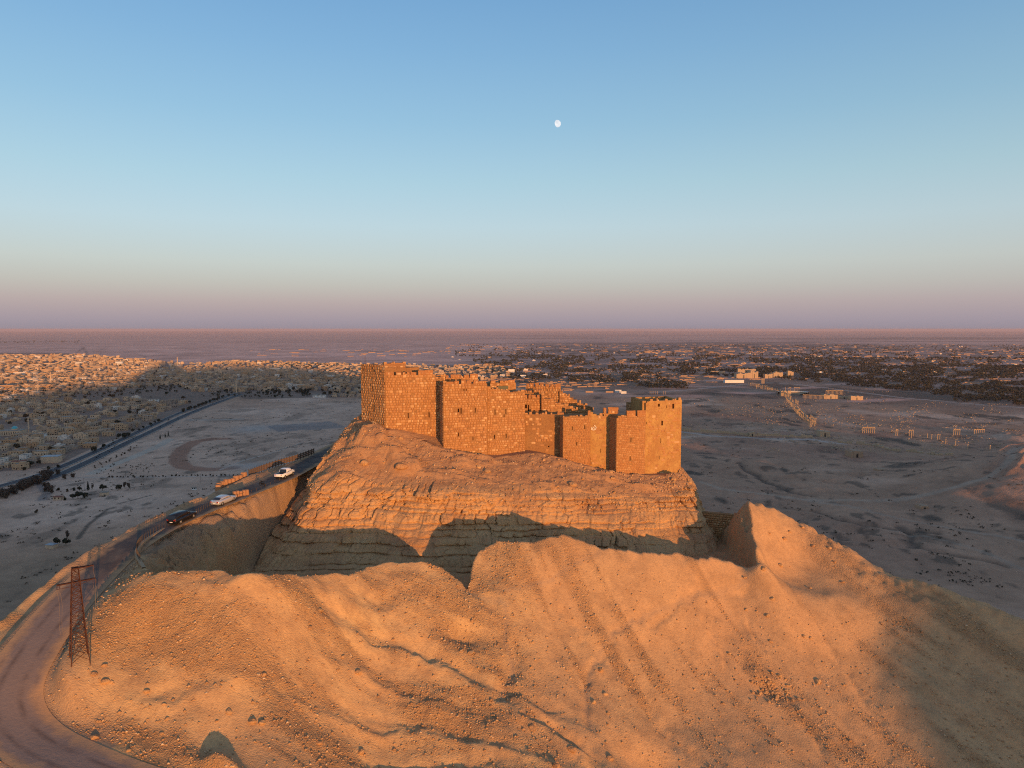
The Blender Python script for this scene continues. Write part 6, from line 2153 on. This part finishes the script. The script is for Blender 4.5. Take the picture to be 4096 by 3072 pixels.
# ---- ruins
colm = MB()
colm.box((0, 0, .25), (1.3, 1.3, .5)); colm.tube((0, 0, .5), (0, 0, 8.3), .5, .43, 8); colm.box((0, 0, 8.75), (1.25, 1.25, .9), top=1.15)
COL_ME = colm.mesh('column'); COL_ME.materials.append(MAT_RUIN)


def colonnade(name, pts, n, label, h=1.0, lintel=True, miss=0.0, group=None, r_=None):
    P = catmull([(P0(*q).x, P0(*q).y) for q in pts], n) if len(pts) > 1 else np.array([(P0(*pts[0]).x, P0(*pts[0]).y)])
    b = P[0]
    root = empty(name, (b[0], b[1], gz(b[0], b[1]))); tag(root, label, 'ruin', group)
    z0 = gz(b[0], b[1]); prev = None
    for q in P:
        if random.random() < miss:
            prev = None; continue
        o = bpy.data.objects.new('column', COL_ME); COL.objects.link(o); o.parent = root
        hh_ = h * random.uniform(.97, 1.0); o.location = (q[0] - b[0], q[1] - b[1], gz(q[0], q[1]) - z0 - .3); o.scale = (h * 1.15, h * 1.15, hh_)
        if lintel and prev is not None and random.random() > miss * .5:
            mb = MB(); L = math.hypot(q[0] - prev[0], q[1] - prev[1])
            mb.box(((q[0] + prev[0]) / 2 - b[0], (q[1] + prev[1]) / 2 - b[1], 9.2 * h + .3), (L + .8, 1.2, 1.1), math.atan2(q[1] - prev[1], q[0] - prev[0])); mb.build('lintel', MAT_RUIN, root)
        prev = q
    return root


def Z(*qs):
    return [Z4(*q) for q in qs]


colonnade('colonnade', Z((1257, 668), (1328, 668)), 7, 'row of seven tall standing columns with lintel on the plain', 1.0, True)
colonnade('column_group', Z((1453, 681), (1464, 681)), 2, 'pair of columns with lintel right of the seven-column row')
colonnade('column_group', Z((1532, 684), (1555, 684)), 3, 'three columns with lintel in the middle of the plain')
colonnade('column_group', Z((1795, 681), (1831, 681)), 4, 'four columns with lintel left of the rightmost row')
colonnade('column_group', Z((1916, 684), (1974, 684)), 6, 'rightmost row of six columns with lintel on the plain')
for k, (x_, y_) in enumerate(((1748, 735), (1806, 745), (1700, 705), (1713, 705), (1545, 700), (1878, 765), (2010, 770), (1530, 728), (1640, 700), (1665, 705))):
    colonnade('column', Z((x_, y_)), 1, 'single standing column, %s from the left in the scattered group' % ('first second third fourth fifth sixth seventh eighth ninth tenth'.split()[sorted((1748, 1806, 1700, 1713, 1545, 1878, 2010, 1530, 1640, 1665)).index(x_)]), .9, False)
colonnade('column_group', Z((1540, 730), (1620, 728)), 9, 'low broken row of nine short columns', .45, False)
colonnade('colonnade', Z((805, 480), (835, 508), (870, 540)), 9, 'upper left stretch of the colonnaded street', 1.05, True, .25)
colonnade('colonnade', Z((860, 490), (875, 505)), 4, 'short upper right stretch of the colonnaded street', 1.05, True)
colonnade('colonnade', Z((868, 545), (880, 558)), 4, 'dense middle pair of the colonnaded street', 1.1, True)
colonnade('colonnade', Z((905, 570), (935, 625), (955, 636)), 5, 'lower left stretch of the colonnaded street', 1.1, True, .2)
colonnade('colonnade', Z((950, 592), (980, 616)), 6, 'tall lower right stretch of the colonnaded street', 1.15, True)
colonnade('colonnade', Z((905, 462), (1060, 470)), 22, 'long sunlit portico left of the large ruined hall', .95, True)
colonnade('colonnade', Z((1040, 440), (1140, 440)), 14, 'back row of columns above the large ruined hall', 1.1, True)
colonnade('colonnade', Z((800, 418), (885, 418)), 9, 'row of columns behind the pale theatre', 1.0, True, .15)
colonnade('colonnade', Z((580, 392), (650, 412), (720, 420)), 12, 'far start of the colonnaded street near the temple', 1.2, True, .3)
colonnade('colonnade', Z((690, 415), (745, 432), (800, 452)), 14, 'sunlit stretch of columns beside the theatre', 1.15, True, .1)
colonnade('column_group', Z((0, 438), (90, 440)), 9, 'far row of thin columns left of the temple, over the right tower', .9, False, .3)
colonnade('column_group', Z((660, 375), (675, 375)), 4, 'tall group of columns in front of the temple', 1.6, True)


def ruin_block(name, x0, x1, y0, y1, depth, label, mat=None, teeth=6, view=Z4, cat='ruin'):
    a = view(x0, y1); b = view(x1, y1); t_ = view(x0, y0)
    pa = P0(*a); pb = P0(*b)
    h = wz(t_[1], pa.y) - gz(pa.x, pa.y)
    W = pb.x - pa.x
    root = empty(name, (pa.x, pa.y, gz(pa.x, pa.y))); tag(root, label, cat)
    r = random.Random(x0)
    for k in range(teeth):
        hh_ = h * r.uniform(.78, 1.02)
        mb = MB(); mb.box((W * (k + .5) / teeth, depth / 2, hh_ / 2 - .5), (W / teeth + .01, depth * r.uniform(.92, 1), hh_ + 1)); mb.build('wall_block', mat or MAT_RUIN, root)
    mb = MB(); mb.box((W / 2, -.08, h * .28), (W * .05 + 1.2, .2, h * .55)); mb.build('doorway', MAT_WINDOW, root)
    return root


ruin_block('temple_wall', 512, 598, 312, 345, 30, 'long high outer wall of the ruined temple far across the plain', teeth=9)
ruin_block('temple_wall', 595, 640, 300, 345, 40, 'right-hand corner of the ruined temple with columns', teeth=4)
ruin_block('temple_wall', 680, 725, 318, 345, 20, 'short dark wall between the temple and the gateway', teeth=4)
ruin_block('temple_gateway', 730, 786, 306, 342, 16, 'block-shaped temple gateway right of the temple', teeth=5)
ruin_block('temple_tower', 815, 849, 300, 335, 14, 'square ruined tower right of the temple gateway', teeth=3)
ruin_block('temple_wall', 360, 445, 302, 316, 14, 'low pale wall left of and behind the temple', teeth=8)
ruin_block('temple_wall', 520, 625, 288, 316, 12, 'ragged inner temple wall above the outer wall', teeth=12)
colonnade('colonnade', Z((606, 335), (638, 335)), 8, 'columns standing on the temple corner', 1.5, True)
ruin_block('ruined_hall', 1030, 1110, 440, 467, 18, 'large sunlit ruined hall in the right-hand ruins', teeth=7)
ruin_block('ruined_hall', 1112, 1186, 451, 466, 14, 'lower sunlit wall joining the ruined halls', teeth=8)
ruin_block('ruined_hall', 1188, 1260, 447, 474, 14, 'right-hand sunlit ruined hall with broken end', teeth=6)
ruin_block('theatre_stage', 775, 835, 418, 450, 10, 'sunlit theatre stage wall by the colonnaded street', teeth=6)
# theatre seating, a pale half ring
p = P0(*Z4(850, 442))
th = empty('theatre_seating', (p.x, p.y, 0)); tag(th, 'pale curved seating of the small theatre', 'ruin')
for k in range(5):
    mb = MB(); ro, ri, z_ = 17 + k * 4, 13 + k * 4, 1.5 + k * 1.5
    for q in range(16):
        a0, a1 = math.pi * (q / 16) - .2, math.pi * ((q + 1) / 16) - .2
        ring = lambda a, zz, rr2: (rr2 * math.cos(a) * 1.2, rr2 * math.sin(a), zz)
        mb.face([ring(a0, z_, ri), ring(a0, z_, ro), ring(a1, z_, ro), ring(a1, z_, ri)]); mb.face([ring(a1, 0, ri), ring(a0, 0, ri), ring(a0, z_, ri), ring(a1, z_, ri)]); mb.face([ring(a0, 0, ro), ring(a1, 0, ro), ring(a1, z_, ro), ring(a0, z_, ro)])
    mb.build('seat_row', MAT_WHITE if k > 3 else MAT_RUIN, th)
ruin_block('tower_tomb', 1006, 1066, 652, 691, 14, 'square tower tomb at the end of the city wall', teeth=2)
ruin_block('tomb_ruin', 1190, 1262, 776, 812, 18, 'squat brown ruin alone on the grey plain', MAT_MUD, 5)
ruin_block('tomb_ruin', 1350, 1398, 884, 908, 12, 'dark broken stump of a tomb on the grey slope', MAT_MUD, 4)
ruin_block('tomb_ruin', 1805, 1890, 1078, 1116, 16, 'brown rubble tomb beside the dirt road on the right', MAT_MUD, 6)
ruin_block('tomb_ruin', 1600, 1650, 1100, 1122, 10, 'low dark rubble stump left of the brown rubble tomb', MAT_MUD, 4)
# old city wall
cw = [Z4(*q) for q in ((150, 650), (340, 664), (470, 672), (590, 685), (700, 684), (820, 690), (960, 694))]
CWP = catmull(PL(*cw), 40)
root = empty('city_wall', (CWP[0][0], CWP[0][1], 0)); tag(root, 'long low ruined city wall crossing the plain right of the castle', 'wall')
for a, b in zip(CWP, CWP[1:]):
    L = math.hypot(*(b - a)); h_ = random.choice([2.5, 3.5, 4, 4.5, 5])
    mb = MB(); zc_ = gz((a[0] + b[0]) / 2, (a[1] + b[1]) / 2)
    mb.box(((a[0] + b[0]) / 2 - CWP[0][0], (a[1] + b[1]) / 2 - CWP[0][1], zc_ + h_ / 2 - .8), (L + .05, 2.4, h_ + 1.6), math.atan2(b[1] - a[1], b[0] - a[0])); mb.build('wall_section', MAT_RUIN, root)
ruin_block('wall_tower', 590, 622, 660, 688, 9, 'small square tower on the old city wall', teeth=2)
# second wall running right along the foot of the slope
cw = [Z4(*q) for q in ((1110, 725), (1250, 738), (1340, 748), (1420, 770), (1560, 782), (1680, 800), (1790, 800))]
CWP = catmull(PL(*cw), 32)
root = empty('city_wall', (CWP[0][0], CWP[0][1], 0)); tag(root, 'broken ruined wall running right from the tower tomb', 'wall')
for k, (a, b) in enumerate(zip(CWP, CWP[1:])):
    if k % 5 == 3:
        continue
    L = math.hypot(*(b - a)); h_ = random.choice([2, 3, 3.5, 4.5])
    mb = MB(); zc_ = gz((a[0] + b[0]) / 2, (a[1] + b[1]) / 2)
    mb.box(((a[0] + b[0]) / 2 - CWP[0][0], (a[1] + b[1]) / 2 - CWP[0][1], zc_ + h_ / 2 - .8), (L + .05, 2.4, h_ + 1.6), math.atan2(b[1] - a[1], b[0] - a[0])); mb.build('wall_section', MAT_RUIN, root)
# fallen blocks over the ruin field
n = 7000
r = np.random.default_rng(33)
qx = r.uniform(680, 1020, n); qy = r.uniform(388, 452, n)
m = (fbm(qx / 22, qy / 5, 4, 811) > 0.16) | (np.abs(qy - (404 + (qx - 790) * .9)) < 4)
qx, qy = qx[m], qy[m]
gd = ZC / np.array([tanth(v) for v in qy]); gX = (qx - 512) / F * (gd * CP + ZC * SP); gZ = plain_z(gX, gd)
n = len(gX)
sz = r.uniform(.35, .9, (n, 1)) * r.uniform(.6, 2.2, (n, 3)) * np.array([1.5, 1.0, .8]) * np.array([1.2, 1, .9])
cube = np.array([(-1, -1, -1), (1, -1, -1), (1, 1, -1), (-1, 1, -1), (-1, -1, 1), (1, -1, 1), (1, 1, 1), (-1, 1, 1)], float) * .5
cf = np.array([(0, 3, 2, 1), (4, 5, 6, 7), (0, 1, 5, 4), (1, 2, 6, 5), (2, 3, 7, 6), (3, 0, 4, 7)])
P = cube[None] * sz[:, None, :] * r.uniform(.8, 1.2, (n, 8, 1)); an = r.uniform(0, 6.28, (n, 1))
P = np.stack([P[..., 0] * np.cos(an) - P[..., 1] * np.sin(an), P[..., 0] * np.sin(an) + P[..., 1] * np.cos(an), P[..., 2]], -1) + np.stack([gX, gd, gZ + .3], -1)[:, None, :]
me = np_mesh('fallen_blocks', P.reshape(-1, 3), (cf[None] + (np.arange(n) * 8)[:, None, None]).reshape(-1, 4))
stuff(new_obj('fallen_blocks', me, MAT_RUIN), 'fallen stone blocks littering the ruin field', 'rubble')
# low scrub over the plain
n = 9000
qx = r.uniform(-5, 1030, n); qy = 400 + 230 * r.random(n) ** 1.4
gd = ZC / np.array([tanth(v) for v in qy]); gX = (qx - 512) / F * (gd * CP + ZC * SP)
m = fbm(gX / 45, gd / 70, 4, 307) > r.uniform(-.1, .5, n)
tin = inpoly(gX, gd, TOWN)
m &= ~tin
gX, gd = gX[m], gd[m]; n = len(gX)
L = 5
hgt = r.uniform(.5, 1.5, n)
gZ = plain_z(gX, gd)
cen_ = np.stack([gX, gd, gZ + hgt * .4], -1)[:, None, :] + r.normal(size=(n, L, 3)) * np.stack([hgt * .8, hgt * .8, hgt * .25], -1)[:, None, :]
a = r.normal(size=(n, L, 3)); a /= np.linalg.norm(a, axis=2)[..., None]
b = np.cross(a, r.normal(size=(n, L, 3))); b /= np.linalg.norm(b, axis=2)[..., None]
s_ = (hgt * .4)[:, None, None]
V = np.stack([cen_ - a * s_ - b * s_, cen_ + a * s_ - b * s_, cen_ + a * s_ + b * s_, cen_ - a * s_ + b * s_], 2).reshape(-1, 3)
me = np_mesh('desert_scrub', V, np.arange(len(V)).reshape(-1, 4))
stuff(new_obj('desert_scrub', me, MAT_SCRUB), 'low dry scrub dotting the desert plain', 'scrub')
for k_, o in PROTO.items():
    if k_ not in USED:
        for ch in list(o.children):
            bpy.data.objects.remove(ch)
        bpy.data.objects.remove(o)
# ---- the long colonnaded street, two lines of broken columns
for off_, lab, ms in ((-9, 'left-hand line of broken columns along the colonnaded street', .3), (9, 'right-hand line of broken columns along the colonnaded street', .45)):
    pts_ = [(600, 388), (700, 415), (800, 450), (850, 520), (900, 575), (965, 628)]
    colonnade('colonnade', [Z4(q[0] + off_, q[1]) for q in pts_], 80, lab, 1.05, True, ms)
# trees of the far town, one mass
r = np.random.default_rng(77)
qx = r.uniform(-5, 500, 2600); qy = r.uniform(352, 398, 2600)
gd = ZC / np.array([tanth(v) for v in qy]); gX = (qx - 512) / F * (gd * CP + ZC * SP)
m = inpoly(gX, gd, TOWN) & (fbm(gX / 120, gd / 120, 3, 821) > -.05)
gX, gd = gX[m], gd[m]; n = len(gX); L = 9
hgt = r.uniform(4, 8, n)
d = r.normal(size=(n, L, 3)); d /= np.linalg.norm(d, axis=2)[..., None]; d *= r.random((n, L, 1)) ** .5
cen_ = np.stack([gX, gd, hgt * .6], -1)[:, None, :] + d * np.stack([hgt * .55, hgt * .55, hgt * .4], -1)[:, None, :]
a = r.normal(size=(n, L, 3)); a /= np.linalg.norm(a, axis=2)[..., None]
b = np.cross(a, r.normal(size=(n, L, 3))); b /= np.linalg.norm(b, axis=2)[..., None]
s_ = (hgt * .28)[:, None, None] * r.uniform(.6, 1.3, (n, L, 1))
V = np.stack([cen_ - a * s_ - b * s_ * .6, cen_ + a * s_ - b * s_ * .6, cen_ + a * s_ * .7 + b * s_ * .7, cen_ - a * s_ * .7 + b * s_ * .7], 2).reshape(-1, 3)
stuff(new_obj('town_trees', np_mesh('town_trees', V, np.arange(len(V)).reshape(-1, 4)), MAT_LEAF), 'dark trees scattered through the far part of the town', 'trees')
# larger stones lying on the slope
zones_ = [('beside the pylon', 60, 200, 600, 768), ('on the left-hand slope', 200, 420, 580, 768), ('in the middle gully', 420, 620, 600, 768), ('on the right-hand slope', 620, 860, 570, 768), ('along the right-hand crest', 740, 900, 505, 600)]
for zn, x0, x1, y0, y1 in zones_:
    for k in range(34):
        px, py = random.uniform(x0, x1), random.uniform(y0, y1)
        dd = 70 + (768 - py) / 200 * 32
        p = at(px, py, dd)
        # walk along the ray to the ground
        for it in range(40):
            g = hz(p.x, p.y)
            dd += (p.z - g) * 0.5
            p = at(px, py, dd)
        if not (62 < p.y < 140) or float(polydist(np.array([p.x]), np.array([p.y]), ROAD_C[:, :2])[0][0]) < 3.6 or inpoly(np.array([p.x]), np.array([p.y]), MOAT)[0]:
            continue
        s = .12 + .38 * random.random() ** 3
        o = bpy.data.objects.new('stone', random.choice(bm_)); COL.objects.link(o)
        o.location = (p.x, p.y, hz(p.x, p.y) + s * .25); o.rotation_euler = (random.uniform(-.4, .4), random.uniform(-.4, .4), random.uniform(0, 6.28)); o.scale = (s * random.uniform(.8, 1.5), s, s)
        sz = 'large' if s > .28 else 'small'
        tag(o, '%s loose stone lying %s' % (sz, zn), 'stone', '%s loose stones %s' % (sz, zn))
